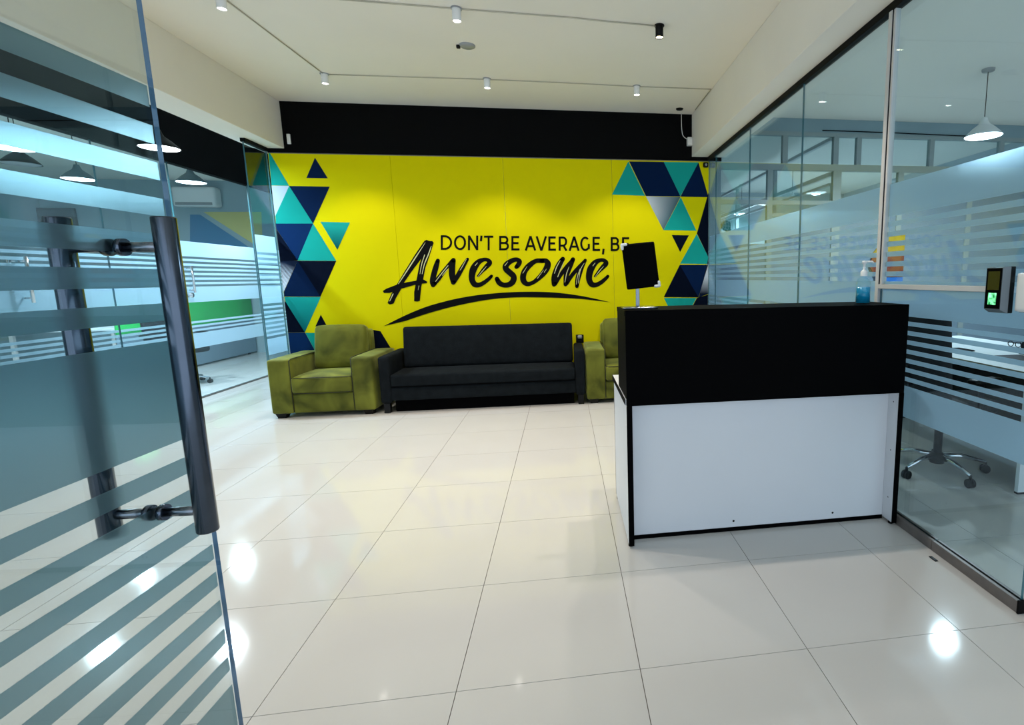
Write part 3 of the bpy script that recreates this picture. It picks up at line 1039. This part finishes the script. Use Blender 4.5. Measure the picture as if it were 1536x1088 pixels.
# ------------------------------------------------------------------ armchairs
def make_armchair():
    t = thing('armchair', 'x', 'armchair', (0, 0, 0), local=True)
    Wd, Dp = 0.95, 0.73          # x: -.475...475, y: 0 (front) .. .73
    build('base', MB().rbox(-0.29, 0.29, 0.015, 0.70, 0.045, 0.235, 0.015, 6), M_olive, t)
    for sx in (-1, 1):
        xa, xb = sx * 0.475, sx * 0.277
        a = build('arm', MB().rbox(min(xa, xb), max(xa, xb), 0.0, Dp, 0.045, 0.578, 0.022, 8, (0.004, 0.004, 0.006)), M_olive, t)
        sub(a)
        build('piping', MB().tube([(xb - sx * 0.0, 0.01, 0.06), (xb, 0.004, 0.3), (xb, 0.01, 0.565), (xb, 0.05, 0.577), (xb, Dp - 0.02, 0.577)], 0.004, 6), M_pipe, a)
    c = build('seat_cushion', MB().rbox(-0.274, 0.274, -0.02, 0.52, 0.235, 0.405, 0.035, 10, (0, 0.008, 0.02)), M_olive, t)
    sub(c)
    build('piping', MB().tube([(-0.262, 0.4, 0.392), (-0.262, 0.0, 0.392), (-0.24, -0.014, 0.394), (0.0, -0.024, 0.398), (0.24, -0.014, 0.394), (0.262, 0.0, 0.392), (0.262, 0.4, 0.392)], 0.004, 6), M_pipe, c)
    build('piping', MB().tube([(-0.26, 0.0, 0.246), (-0.24, -0.014, 0.244), (0.0, -0.024, 0.243), (0.24, -0.014, 0.244), (0.26, 0.0, 0.246)], 0.004, 6), M_pipe, c)
    mb = MB().rbox(-0.255, 0.255, -0.075, 0.075, 0.0, 0.46, 0.05, 10, (0.0, 0.03, 0.008))
    ca, sa = math.cos(-0.22), math.sin(-0.22)
    mb.v = [(x, 0.50 + y * ca - z * sa, 0.40 + y * sa + z * ca) for x, y, z in mb.v]
    b = build('back_cushion', mb, M_olive, t)
    sub(b)
    pp = [(-0.245, 0.0, 0.03), (-0.25, 0.0, 0.40), (-0.22, 0.0, 0.452), (0.0, 0.0, 0.466), (0.22, 0.0, 0.452), (0.25, 0.0, 0.40), (0.245, 0.0, 0.03)]
    build('piping', MB().tube([(x * 1.0, 0.50 + (y + 0.05) * ca - z * sa, 0.40 + (y + 0.05) * sa + z * ca) for x, y, z in pp], 0.005, 6), M_pipe, b)
    mb = MB().rbox(-0.277, 0.277, 0.60, Dp, 0.045, 0.80, 0.03, 8)
    build('backrest', mb, M_olive, t)
    for sx in (-1, 1):
        for y in (0.06, 0.66):
            mb = MB()
            x, r0, r1 = sx * 0.40, 0.035, 0.05
            mb.add([(x - r0, y - r0, 0), (x + r0, y - r0, 0), (x + r0, y + r0, 0), (x - r0, y + r0, 0), (x - r1, y - r1, 0.05), (x + r1, y - r1, 0.05), (x + r1, y + r1, 0.05), (x - r1, y + r1, 0.05)],
                   [(3, 2, 1, 0), (4, 5, 6, 7), (0, 1, 5, 4), (1, 2, 6, 5), (2, 3, 7, 6), (3, 0, 4, 7)])
            build('foot', mb, M_plastb, t)
    return t


ac = make_armchair()
ac.location = (-2.575, 3.835, 0)
ac['label'] = 'olive green velvet armchair by the passage, in full view'
ac['group'] = 'green armchairs'
a2 = copy_tree(ac)
a2.location = (0.468, 3.835, 0)
a2['label'] = 'olive green velvet armchair partly hidden behind the reception desk'

# ------------------------------------------------------------------ sofa
sf = thing('sofa', 'charcoal grey fabric sofa between the two green armchairs', 'sofa', (-1.035, 3.83, 0))
build('base', MB().rbox(-1.95, -0.12, 3.845, 4.5, 0.125, 0.262, 0.012, 6), M_char, sf)
for xa, xb in ((-2.05, -1.945), (-0.125, -0.02)):
    build('arm', MB().rbox(xa, xb, 3.83, 4.53, 0.10, 0.575, 0.028, 8), M_char, sf)
build('under_sofa_shade', MB().box(-1.93, -0.14, 3.90, 4.48, 0.004, 0.13), M_charD, sf)  # black block standing in for the dark shade below the seat base
sc = build('seat', MB().rbox(-1.944, -0.126, 3.825, 4.30, 0.265, 0.392, 0.022, 14, (0, 0.004, 0.012)), M_char, sf)
sub(sc)
build('seam', MB().tube([(-1.94, 3.826, 0.27), (-0.13, 3.826, 0.27)], 0.004, 6), M_charD, sc)
mb = MB().rbox(-1.93, -0.135, -0.06, 0.06, 0.0, 0.44, 0.03, 12, (0, 0.012, 0))
an = -0.16
mb.v = [(x, 4.30 + y * math.cos(an) - z * math.sin(an), 0.385 + y * math.sin(an) + z * math.cos(an)) for x, y, z in mb.v]
build('backrest', mb, M_char, sf)
for x in (-2.0, -0.07):
    for y in (3.88, 4.46):
        build('leg', MB().box(x - 0.03, x + 0.03, y - 0.03, y + 0.03, 0, 0.102), M_plastb, sf, 0.004)
q = at(870, 507, 1, 4.5)
so = thing('power_socket', 'small grey plug in a wall socket between the sofa and the hidden armchair', 'socket', (q.x, D, q.z))
build('plate', MB().rbox(q.x - 0.045, q.x + 0.045, D - 0.012, D - 0.001, q.z - 0.07, q.z + 0.03, 0.004, 3), M_plastb, so)
build('plug', MB().rbox(q.x - 0.025, q.x + 0.025, D - 0.07, D - 0.012, q.z - 0.015, q.z + 0.025, 0.012, 4), M_plastg, so)

# ------------------------------------------------------------------ reception desk
X0, X1, YF, ZT = 0.062, 1.484, 0.80, 1.165
dk = thing('reception_desk', 'reception desk with black upper front and white lower panel', 'desk', (0.77, YF, 0))
build('upper_front', MB().box(X0, X1, YF, YF + 0.018, 0.715, ZT), M_dblack, dk, 0.0015)
build('counter_top', MB().box(X0 - 0.002, X1 + 0.002, YF + 0.0185, YF + 0.36, ZT - 0.025, ZT - 0.001), M_dblack, dk, 0.0015)
for xa in (X0, X1 - 0.018):
    build('upper_side', MB().box(xa, xa + 0.018, YF + 0.0185, YF + 0.36, 0.745, ZT - 0.026), M_dblack, dk, 0.001)
wt = build('worktop', MB().box(X0 - 0.004, X1 + 0.0, YF + 0.02, 1.47, 0.718, 0.7435), M_dwhite, dk)
sub(wt)
build('edge_band', MB().box(X0 - 0.006, X0 - 0.004, YF + 0.02, 1.472, 0.717, 0.744), M_dblack, wt)
for xa, nm in ((X0, 'side_panel'), (X1 - 0.025, 'side_panel')):
    sp = build(nm, MB().box(xa, xa + 0.025, YF + 0.004, 1.44, 0.015, 0.7145), M_dwhite, dk)
    sub(sp)
    build('edge_band', MB().box(xa - 0.001, xa + 0.026, YF, YF + 0.004, 0.012, 0.7145), M_dblack, sp)
    build('edge_band', MB().box(xa - 0.001, xa + 0.026, 1.44, 1.443, 0.012, 0.7145), M_dblack, sp)
    for y in (YF + 0.03, 1.40):
        build('foot', MB().lathe([(0, 0), (0.013, 0), (0.013, 0.015), (0, 0.015)], (xa + 0.0125, y, 0), 12), M_plastb, sp)
    if xa > 1:
        for zz in (0.14, 0.40, 0.66):
            build('screw', MB().disc((xa - 0.0006, YF + 0.045, zz), 0.004, 10, axis='x'), M_plastb, sp)
fp = build('front_panel', MB().box(X0 + 0.026, X1 - 0.026, 0.888, 0.906, 0.022, 0.7145), M_dwhite, dk)
sub(fp)
build('plinth', MB().box(X0 + 0.026, X1 - 0.026, 0.886, 0.906, 0.0, 0.022), M_dblack, fp)
for x, z in ((0.62, 0.055), (1.17, 0.055)):
    build('screw', MB().disc((x, 0.8872, z), 0.006, 12, axis='y'), M_plastb, fp)

# tablet stand on the counter
tb = thing('tablet_stand', 'black tablet tilted on a silver stand on the reception desk', 'tablet', (0.15, 0.98, ZT))
build('base_plate', MB().rbox(0.065, 0.235, 0.90, 1.05, ZT - 0.0008, ZT + 0.009, 0.004, 3), M_steel, tb)
build('pole', MB().box(0.1385, 0.1565, 0.985, 0.997, ZT + 0.009, 1.375), M_steel, tb, 0.002)
c = at(961, 398.5, 1, 0.975)
ra = math.radians(5.6)


def tl(x, y, z):
    # small tilt back, then roll in the picture-facing plane
    z2, y2 = z * math.cos(0.12) - y * math.sin(0.12), y * math.cos(0.12) + z * math.sin(0.12)
    return (c.x + x * math.cos(ra) - z2 * math.sin(ra), c.y + y2, c.z + x * math.sin(ra) + z2 * math.cos(ra))


def tpart(name, mb, m_, par):
    mb.v = [tl(*v) for v in mb.v]
    return build(name, mb, m_, par)


ta = tpart('tablet', MB().rbox(-0.081, 0.081, -0.006, 0.006, -0.11, 0.11, 0.006, 5), M_dblack, tb)
sub(ta)
for sx, sz in ((-1, 1), (1, -1)):
    mb = MB().rbox(min(sx * 0.052, sx * 0.086), max(sx * 0.052, sx * 0.086), -0.01, 0.01, min(sz * 0.1, sz * 0.115), max(sz * 0.1, sz * 0.115), 0.007, 4)
    mb.rbox(min(sx * 0.071, sx * 0.086), max(sx * 0.071, sx * 0.086), -0.01, 0.01, min(sz * 0.082, sz * 0.115), max(sz * 0.082, sz * 0.115), 0.007, 4)
    tpart('corner_clip', mb, M_plastw, ta)

# sanitiser bottle
bx, by = 1.335, 0.97
bt = thing('sanitizer_bottle', 'clear pump bottle with blue liquid on the reception desk', 'bottle', (bx, by, ZT))
M_blue = mat('blue_liquid', rgb(18, 150, 190), 0.15, spec=0.6)
M_clear = glass('bottle_plastic', (0.85, 0.95, 0.98), 0.06)
build('liquid', MB().lathe([(0, 0.004), (0.034, 0.004), (0.034, 0.085), (0, 0.085)], (bx, by, ZT - 0.001), 24), M_blue, bt)
build('body', MB().lathe([(0, 0.0), (0.036, 0.0), (0.0365, 0.10), (0.03, 0.125), (0.014, 0.14), (0.013, 0.15)], (bx, by, ZT - 0.001), 24), M_clear, bt)
pm = build('pump', MB().lathe([(0.017, 0.142), (0.018, 0.165), (0.01, 0.172), (0.006, 0.176), (0.006, 0.205), (0.012, 0.208), (0.012, 0.22), (0, 0.222)], (bx, by, ZT - 0.001), 16), M_plastw, bt)
sub(pm)
build('spout', MB().tube([(bx, by, ZT + 0.215), (bx + 0.035, by - 0.012, ZT + 0.215), (bx + 0.042, by - 0.014, ZT + 0.207)], 0.005, 8), M_plastw, pm)

# ------------------------------------------------------------------ fingerprint reader on the glass
fr = thing('fingerprint_reader', 'black fingerprint reader with glowing green sensor on the glass partition', 'access reader', (RX - 0.006, 0.265, 1.16))
y0, y1, z0, z1 = 0.212, 0.305, 1.158, 1.338
xg = RX - 0.0065
mb = MB()
mb.slab([(xg, y0, z0), (xg, y1, z0), (xg, y1, z1), (xg, y0, z1)], (-0.022, 0, 0))
build('back_box', mb, M_plastb, fr, 0.003)
mb = MB()
a = [(xg - 0.022, y0, z0), (xg - 0.022, y1, z0), (xg - 0.022, y1, z1), (xg - 0.022, y0, z1)]
b = [(xg - 0.046, y0 + 0.012, z0 + 0.014), (xg - 0.046, y1 - 0.003, z0 + 0.014), (xg - 0.046, y1 - 0.003, z1 - 0.004), (xg - 0.046, y0 + 0.012, z1 - 0.004)]
mb.add(a + b, [(0, 1, 2, 3), (4, 5, 6, 7), (0, 1, 5, 4), (1, 2, 6, 5), (2, 3, 7, 6), (3, 0, 4, 7)])
build('bezel', mb, mat('reader_grey', rgb(96, 104, 108), 0.35, metal=0.3), fr)
xf = xg - 0.0468
mb = MB()
mb.slab([(xf, y0 + 0.014, z0 + 0.017), (xf, y1 - 0.005, z0 + 0.017), (xf, y1 - 0.005, z1 - 0.006), (xf, y0 + 0.014, z1 - 0.006)], (-0.001, 0, 0))
fc = build('face', mb, M_dblack, fr)
sub(fc)
mb = MB()
mb.slab([(xf - 0.0011, y0 + 0.022, z0 + 0.09), (xf - 0.0011, y1 - 0.014, z0 + 0.09), (xf - 0.0011, y1 - 0.014, z1 - 0.018), (xf - 0.0011, y0 + 0.022, z1 - 0.018)], (-0.0005, 0, 0))
build('screen', mb, mat('reader_screen', rgb(20, 24, 28), 0.1), fc)
Mg = emat('sensor_glow', (0.05, 0.9, 0.28), 1.1)
nt = Mg.node_tree
e = [n for n in nt.nodes if n.type == 'EMISSION'][0]
nz = nt.nodes.new('ShaderNodeTexNoise')
nz.inputs['Scale'].default_value = 60
rp = nt.nodes.new('ShaderNodeValToRGB')
rp.color_ramp.elements[0].position, rp.color_ramp.elements[1].position = 0.35, 0.68
rp.color_ramp.elements[0].color, rp.color_ramp.elements[1].color = (0.0, 0.10, 0.02, 1), (0.25, 1.0, 0.45, 1)
tcn = nt.nodes.new('ShaderNodeTexCoord')
nt.links.new(tcn.outputs['Object'], nz.inputs['Vector'])
nt.links.new(nz.outputs['Fac'], rp.inputs['Fac'])
nt.links.new(rp.outputs['Color'], e.inputs[0])
mb = MB()
mb.slab([(xf - 0.0011, y0 + 0.032, z0 + 0.032), (xf - 0.0011, y1 - 0.022, z0 + 0.032), (xf - 0.0011, y1 - 0.022, z0 + 0.078), (xf - 0.0011, y0 + 0.032, z0 + 0.078)], (-0.0008, 0, 0))
build('sensor', mb, Mg, fc)
eb = thing('door_release_box', 'plain white box on the glass beside the fingerprint reader', 'switch box', (RX - 0.006, 0.13, 1.16))
build('body', MB().rbox(RX - 0.034, RX - 0.0065, 0.085, 0.178, 1.168, 1.312, 0.005, 4), M_plastw, eb)
build('back_plate', MB().box(RX - 0.0085, RX - 0.0065, 0.083, 0.18, 1.164, 1.316), M_plastg, eb)


# ------------------------------------------------------------------ office chairs
def make_office_chair():
    t = thing('office_chair', 'x', 'office chair', (0, 0, 0), local=True)
    hub = build('hub', MB().lathe([(0, 0.06), (0.045, 0.06), (0.05, 0.1), (0.032, 0.13), (0, 0.13)], n=16), M_plastb, t)
    for k in range(5):
        a = 2 * PI * k / 5 + 0.35
        ca, sa = math.cos(a), math.sin(a)
        lg = build('leg', MB().tube([(0.03 * ca, 0.03 * sa, 0.105), (0.15 * ca, 0.15 * sa, 0.11), (0.30 * ca, 0.30 * sa, 0.075)], [0.02, 0.016, 0.011], 8), M_chrome, t)
        sub(lg)
        mb = MB()
        cx, cy = 0.30 * ca, 0.30 * sa
        for s in (-1, 1):
            mb.lathe([(0, -0.009), (0.024, -0.009), (0.028, -0.005), (0.028, 0.005), (0.024, 0.009), (0, 0.009)], (0, 0, 0), 14, axis='x')
            n0 = len(mb.v) - 14 * 6
            for i in range(n0, len(mb.v)):
                x, y, z = mb.v[i]
                x += s * 0.014
                mb.v[i] = (cx + x * -sa + y * ca, cy + x * ca + y * sa, z + 0.028)
        mb.tube([(cx, cy, 0.04), (cx, cy, 0.078)], 0.009, 8)
        build('caster', mb, M_plastb, lg)
    build('gas_lift', MB().tube([(0, 0, 0.12), (0, 0, 0.42)], 0.026, 14), M_plastb, t)
    build('seat', MB().rbox(-0.25, 0.25, -0.24, 0.25, 0.42, 0.51, 0.04, 8, (0, 0, 0.012)), M_seat, t)
    mb = MB().rbox(-0.23, 0.23, -0.035, 0.035, 0.0, 0.56, 0.03, 8, (0, 0.012, 0))
    mb.v = [(x, 0.27 + y + z * 0.12 + 0.10 * (x / 0.23) ** 2 * -0.4, 0.54 + z) for x, y, z in mb.v]
    build('backrest', mb, M_seat, t)
    build('back_stem', MB().tube([(0, 0.12, 0.43), (0, 0.29, 0.44), (0, 0.33, 0.56), (0, 0.34, 0.75)], 0.018, 8), M_plastb, t)
    for s in (-1, 1):
        ar = build('armrest', MB().tube([(s * 0.24, 0.05, 0.46), (s * 0.29, 0.05, 0.5), (s * 0.29, 0.05, 0.66)], 0.015, 8), M_plastb, t)
        sub(ar)
        build('arm_pad', MB().rbox(s * 0.29 - 0.035, s * 0.29 + 0.035, -0.1, 0.15, 0.655, 0.685, 0.014, 4), M_plastb, ar)
    return t


oc = make_office_chair()
oc.location = (2.23, 1.47, 0)
oc.rotation_euler.z = math.radians(106)
oc['label'] = 'black office chair with chrome star base behind the reception desk glass'
oc['group'] = 'office chairs'
o3 = copy_tree(oc)
o3.location = (-5.2, 6.0, 0)
o3.rotation_euler.z = math.radians(60)
o3['label'] = 'black office chair at the desk in the left office'


def make_table(name, lb, x0, x1, y0, y1, zt=0.74):
    t = thing(name, lb, 'table', ((x0 + x1) / 2, (y0 + y1) / 2, 0))
    build('top', MB().box(x0, x1, y0, y1, zt - 0.028, zt), M_table, t, 0.003)
    for x in (x0 + 0.03, x1 - 0.07):
        for y in (y0 + 0.03, y1 - 0.07):
            build('leg', MB().box(x, x + 0.04, y, y + 0.04, 0, zt - 0.028), M_alu, t)
    build('modesty_panel', MB().box(x0 + 0.1, x1 - 0.1, (y0 + y1) / 2, (y0 + y1) / 2 + 0.018, 0.28, zt - 0.03), M_table, t)
    return t


ot = thing('office_table', 'white office table with solid end panels behind the glass partition', 'table', (2.9, 1.9, 0))
build('top', MB().box(2.41, 3.4, 1.02, 2.75, 0.715, 0.745), M_table, ot, 0.003)
build('edge_band', MB().box(2.406, 2.41, 1.02, 2.75, 0.715, 0.745), mat('olive_edge', rgb(120, 118, 96), 0.5), ot)
for y in (1.03, 2.715):
    build('end_panel', MB().box(2.43, 3.38, y, y + 0.025, 0.012, 0.714), M_table, ot)
    build('end_foot', MB().box(2.43, 3.38, y, y + 0.025, 0.0, 0.012), M_plastb, ot)
build('modesty_panel', MB().box(3.0, 3.02, 1.056, 2.714, 0.1, 0.714), M_plastb, ot)
make_table('workstation_table', 'pale workstation table in the left office', -7.3, -6.045, 6.2, 9.2)
os_ = thing('office_screen', 'standing office screen with bright green upper panel before the workstation', 'screen', (-6.02, 7.7, 0))
build('green_panel', MB().rbox(-6.043, -6.003, 6.2, 9.25, 0.64, 1.09, 0.008, 3), M_green, os_)
build('lower_panel', MB().box(-6.038, -6.008, 6.2, 9.25, 0.03, 0.64), M_lowp, os_)
for y in (6.4, 9.0):
    build('foot', MB().box(-6.035, -6.01, y, y + 0.05, 0, 0.03), M_plastb, os_)
for k, (y, lb) in enumerate(((6.9, 'black monitor at the near end of the green standing screen'), (8.4, 'black monitor at the far end of the green standing screen'))):
    mt = thing('monitor', lb, 'monitor', (-6.55, y, 0.74), 'monitors')
    build('screen', MB().rbox(-6.56, -6.53, y - 0.27, y + 0.27, 0.86, 1.18, 0.006, 3), M_plastb, mt)
    build('stand', MB().box(-6.57, -6.55, y - 0.03, y + 0.03, 0.745, 0.95), M_plastb, mt)
    build('foot', MB().rbox(-6.63, -6.49, y - 0.1, y + 0.1, 0.741, 0.75, 0.004, 3), M_plastb, mt)

# things on the office table
gx, gy, gz = 3.2, 1.95, 0.7455
gs = thing('eyeglasses', 'black framed eyeglasses lying on the white office table', 'eyeglasses', (gx, gy, gz))
for sd_ in (-1, 1):
    pts = [(gx + 0.004, gy + sd_ * 0.034 + 0.025 * math.cos(a * PI / 8), gz + 0.0235 + 0.02 * math.sin(a * PI / 8)) for a in range(17)]
    build('rim', MB().tube(pts, 0.003, 6), M_plastb, gs)
    build('temple', MB().tube([(gx + 0.002, gy + sd_ * 0.06, gz + 0.03), (gx + 0.11, gy + sd_ * 0.06, gz + 0.027), (gx + 0.14, gy + sd_ * 0.058, gz + 0.003)], 0.0025, 6), M_plastb, gs)
build('bridge', MB().tube([(gx + 0.004, gy - 0.009, gz + 0.028), (gx + 0.002, gy, gz + 0.032), (gx + 0.004, gy + 0.009, gz + 0.028)], 0.0025, 6), M_plastb, gs)
ph = thing('mobile_phone', 'black phone lying on the white office table', 'phone', (2.72, 1.9, 0.745))
build('body', MB().rbox(2.68, 2.76, 1.82, 1.98, 0.7448, 0.754, 0.004, 3), M_plastb, ph)
build('screen', MB().box(2.684, 2.756, 1.824, 1.976, 0.754, 0.7546), M_dblack, ph)
lp = thing('laptop', 'open dark laptop on the white office table', 'laptop', (2.75, 1.35, 0.745))
build('keyboard_base', MB().rbox(2.62, 2.86, 1.2, 1.55, 0.7448, 0.76, 0.005, 3), M_plastb, lp)
mb = MB().rbox(-0.006, 0.006, 1.2, 1.55, 0.0, 0.23, 0.004, 3)
mb.v = [(2.86 + x + z * 0.25, y, 0.76 + z) for x, y, z in mb.v]
build('lid', mb, M_plastb, lp)

# emblem board on the rear partition, half seen through the stripes
el = at(1302, 380, 1, 4.57)
er = at(1359, 380, 1, 4.57)
hb = thing('emblem_board', 'hexagonal board with yellow, brown and blue bands on the rear partition', 'wall sign', ((el.x + er.x) / 2, 4.59, 1.15))
cx = er.x - 0.02
hexw = [(0.0, 0.36), (0.42, 0.36)]
cols = [rgb(196, 160, 30), rgb(190, 150, 30), rgb(140, 70, 40), rgb(130, 56, 36), rgb(40, 110, 190)]
zt = [1.86, 1.72, 1.58, 1.42, 1.28, 1.12]
wl_ = [0.10, 0.30, 0.42, 0.46, 0.38, 0.26]
for k in range(5):
    mb = MB()
    mb.slab([(cx - wl_[k], 4.575, zt[k] - 0.006), (cx, 4.575, zt[k] - 0.006), (cx, 4.575, zt[k + 1]), (cx - wl_[k + 1], 4.575, zt[k + 1])], (0, 0.018, 0))
    build('colour_band', mb, mat('emblem_%d' % k, cols[k], 0.5), hb)

# pedestal fan at the partition corner
q = at(1076, 340, 1, 5.3)
fx, fy, fz = q.x, 5.3, q.z
fn = thing('pedestal_fan', 'dark pedestal fan behind the glazed partition, half hidden by the mural wall', 'fan', (fx, fy, 0))
build('base', MB().lathe([(0, 0.035), (0.06, 0.03), (0.2, 0.015), (0.21, 0), (0, 0)], (fx, fy, 0), 24), M_plastb, fn)
build('pole', MB().tube([(fx, fy, 0.02), (fx, fy, fz - 0.05)], 0.014, 10), M_plastg, fn)
build('motor', MB().lathe([(0, -0.03), (0.05, -0.02), (0.06, 0.06), (0.03, 0.12), (0, 0.12)], (fx, fy, fz), 16, axis='y'), M_plastb, fn)
gu = build('guard', MB(), M_plastg, fn) if False else None
mb = MB()
for r in (0.05, 0.09, 0.13, 0.165, 0.19):
    yy = fy - 0.10 + (r / 0.19) ** 2 * 0.05
    mb.tube([(fx + r * math.cos(a * PI / 14), yy, fz + r * math.sin(a * PI / 14)) for a in range(29)], 0.003, 5, caps=False)
for k in range(16):
    a = 2 * PI * k / 16
    mb.tube([(fx + r * math.cos(a), fy - 0.10 + (r / 0.19) ** 2 * 0.05, fz + r * math.sin(a)) for r in (0.03, 0.11, 0.19)], 0.002, 4)
build('guard', mb, M_plastg, fn)
for k in range(3):
    mb = MB()
    a = 2 * PI * k / 3
    pts = []
    for r, w_, tw in ((0.03, 0.03, 0.4), (0.1, 0.075, 0.35), (0.165, 0.06, 0.3)):
        pts.append((r, -w_, tw))
        pts.append((r, w_, -tw))
    vs = []
    for r, ww, tw in pts:
        x, z = r, ww
        vs.append((fx + x * math.cos(a) - z * math.sin(a), fy - 0.055 + ww * 0.3, fz + x * math.sin(a) + z * math.cos(a)))
    mb.add(vs, [(0, 2, 3, 1), (2, 4, 5, 3)])
    bl = build('blade', mb, M_plastb, fn, fix=False)
    s_ = bl.modifiers.new('thick', 'SOLIDIFY')
    s_.thickness = 0.003

# ------------------------------------------------------------------ left office back wall fittings
struct('wall_divider', MB().box(-9.2, LX - 0.06, 9.3, 9.4, 0, CZ), M_wallg)
qa, qb = at(262, 281, 1, 9.2), at(330, 311, 1, 9.2)
au = thing('air_conditioner', 'white wall air conditioner in the left office', 'air conditioner', ((qa.x + qb.x) / 2, 9.3, qb.z))
build('body', MB().rbox(qa.x, qb.x, 9.08, 9.299, qb.z, qa.z, 0.04, 8), M_plastw, au)
build('vent', MB().box(qa.x + 0.05, qb.x - 0.05, 9.074, 9.09, qb.z + 0.02, qb.z + 0.07), M_plastg, au)
qa, qb = at(43, 312, 1, 9.25), at(119, 352, 1, 9.25)
tv = thing('wall_screen', 'black wall-mounted screen in the left office', 'screen', ((qa.x + qb.x) / 2, 9.3, qb.z))
build('panel', MB().rbox(qa.x, qb.x, 9.22, 9.27, qb.z, qa.z, 0.01, 4), M_dblack, tv)
build('bracket', MB().box((qa.x + qb.x) / 2 - 0.1, (qa.x + qb.x) / 2 + 0.1, 9.27, 9.299, (qa.z + qb.z) / 2 - 0.1, (qa.z + qb.z) / 2 + 0.1), M_plastb, tv)
q = at(3, 312, 1, 9.25)
ck = thing('wall_clock', 'round black rimmed wall clock in the left office', 'clock', (q.x, 9.3, q.z))
build('rim', MB().lathe([(0.17, 0.05), (0.2, 0.04), (0.2, 0), (0.17, -0.0), (0.16, 0.02)], (q.x, 9.25, q.z), 32, axis='y'), M_plastb, ck)
build('face', MB().disc((q.x, 9.268, q.z), 0.175, 32, axis='y'), M_plastw, ck)
for a, L in ((0.6, 0.09), (2.2, 0.13)):
    build('hand', MB().tube([(q.x, 9.262, q.z), (q.x + L * math.cos(a), 9.262, q.z + L * math.sin(a))], 0.006, 5), M_plastb, ck)
wm = thing('wall_graphic', 'blue and yellow angled wall graphic in the left office', 'mural', (-5.6, 9.3, 1.0))
for pts, m_ in (([(285, 322), (300, 322), (375, 372), (285, 372)], mat('graphic_blue', rgb(60, 120, 160), 0.6)),
                ([(305, 318), (392, 318), (394, 366), (380, 366)], mat('graphic_yellow', rgb(206, 196, 120), 0.6))):
    mb = MB()
    mb.slab([at(u, v, 1, 9.297) for u, v in pts], (0, 0.002, 0))
    build('shape', mb, m_, wm)

q = at(1400, 839, 2, 0.0)
fd = thing('plastic_strip', 'small black plastic strip lying on the floor by the glass channel', 'litter', (q.x, q.y, 0))
build('strip', MB().rbox(q.x - 0.008, q.x + 0.008, q.y - 0.022, q.y + 0.022, 0.0002, 0.004, 0.0015, 3), M_plastb, fd)
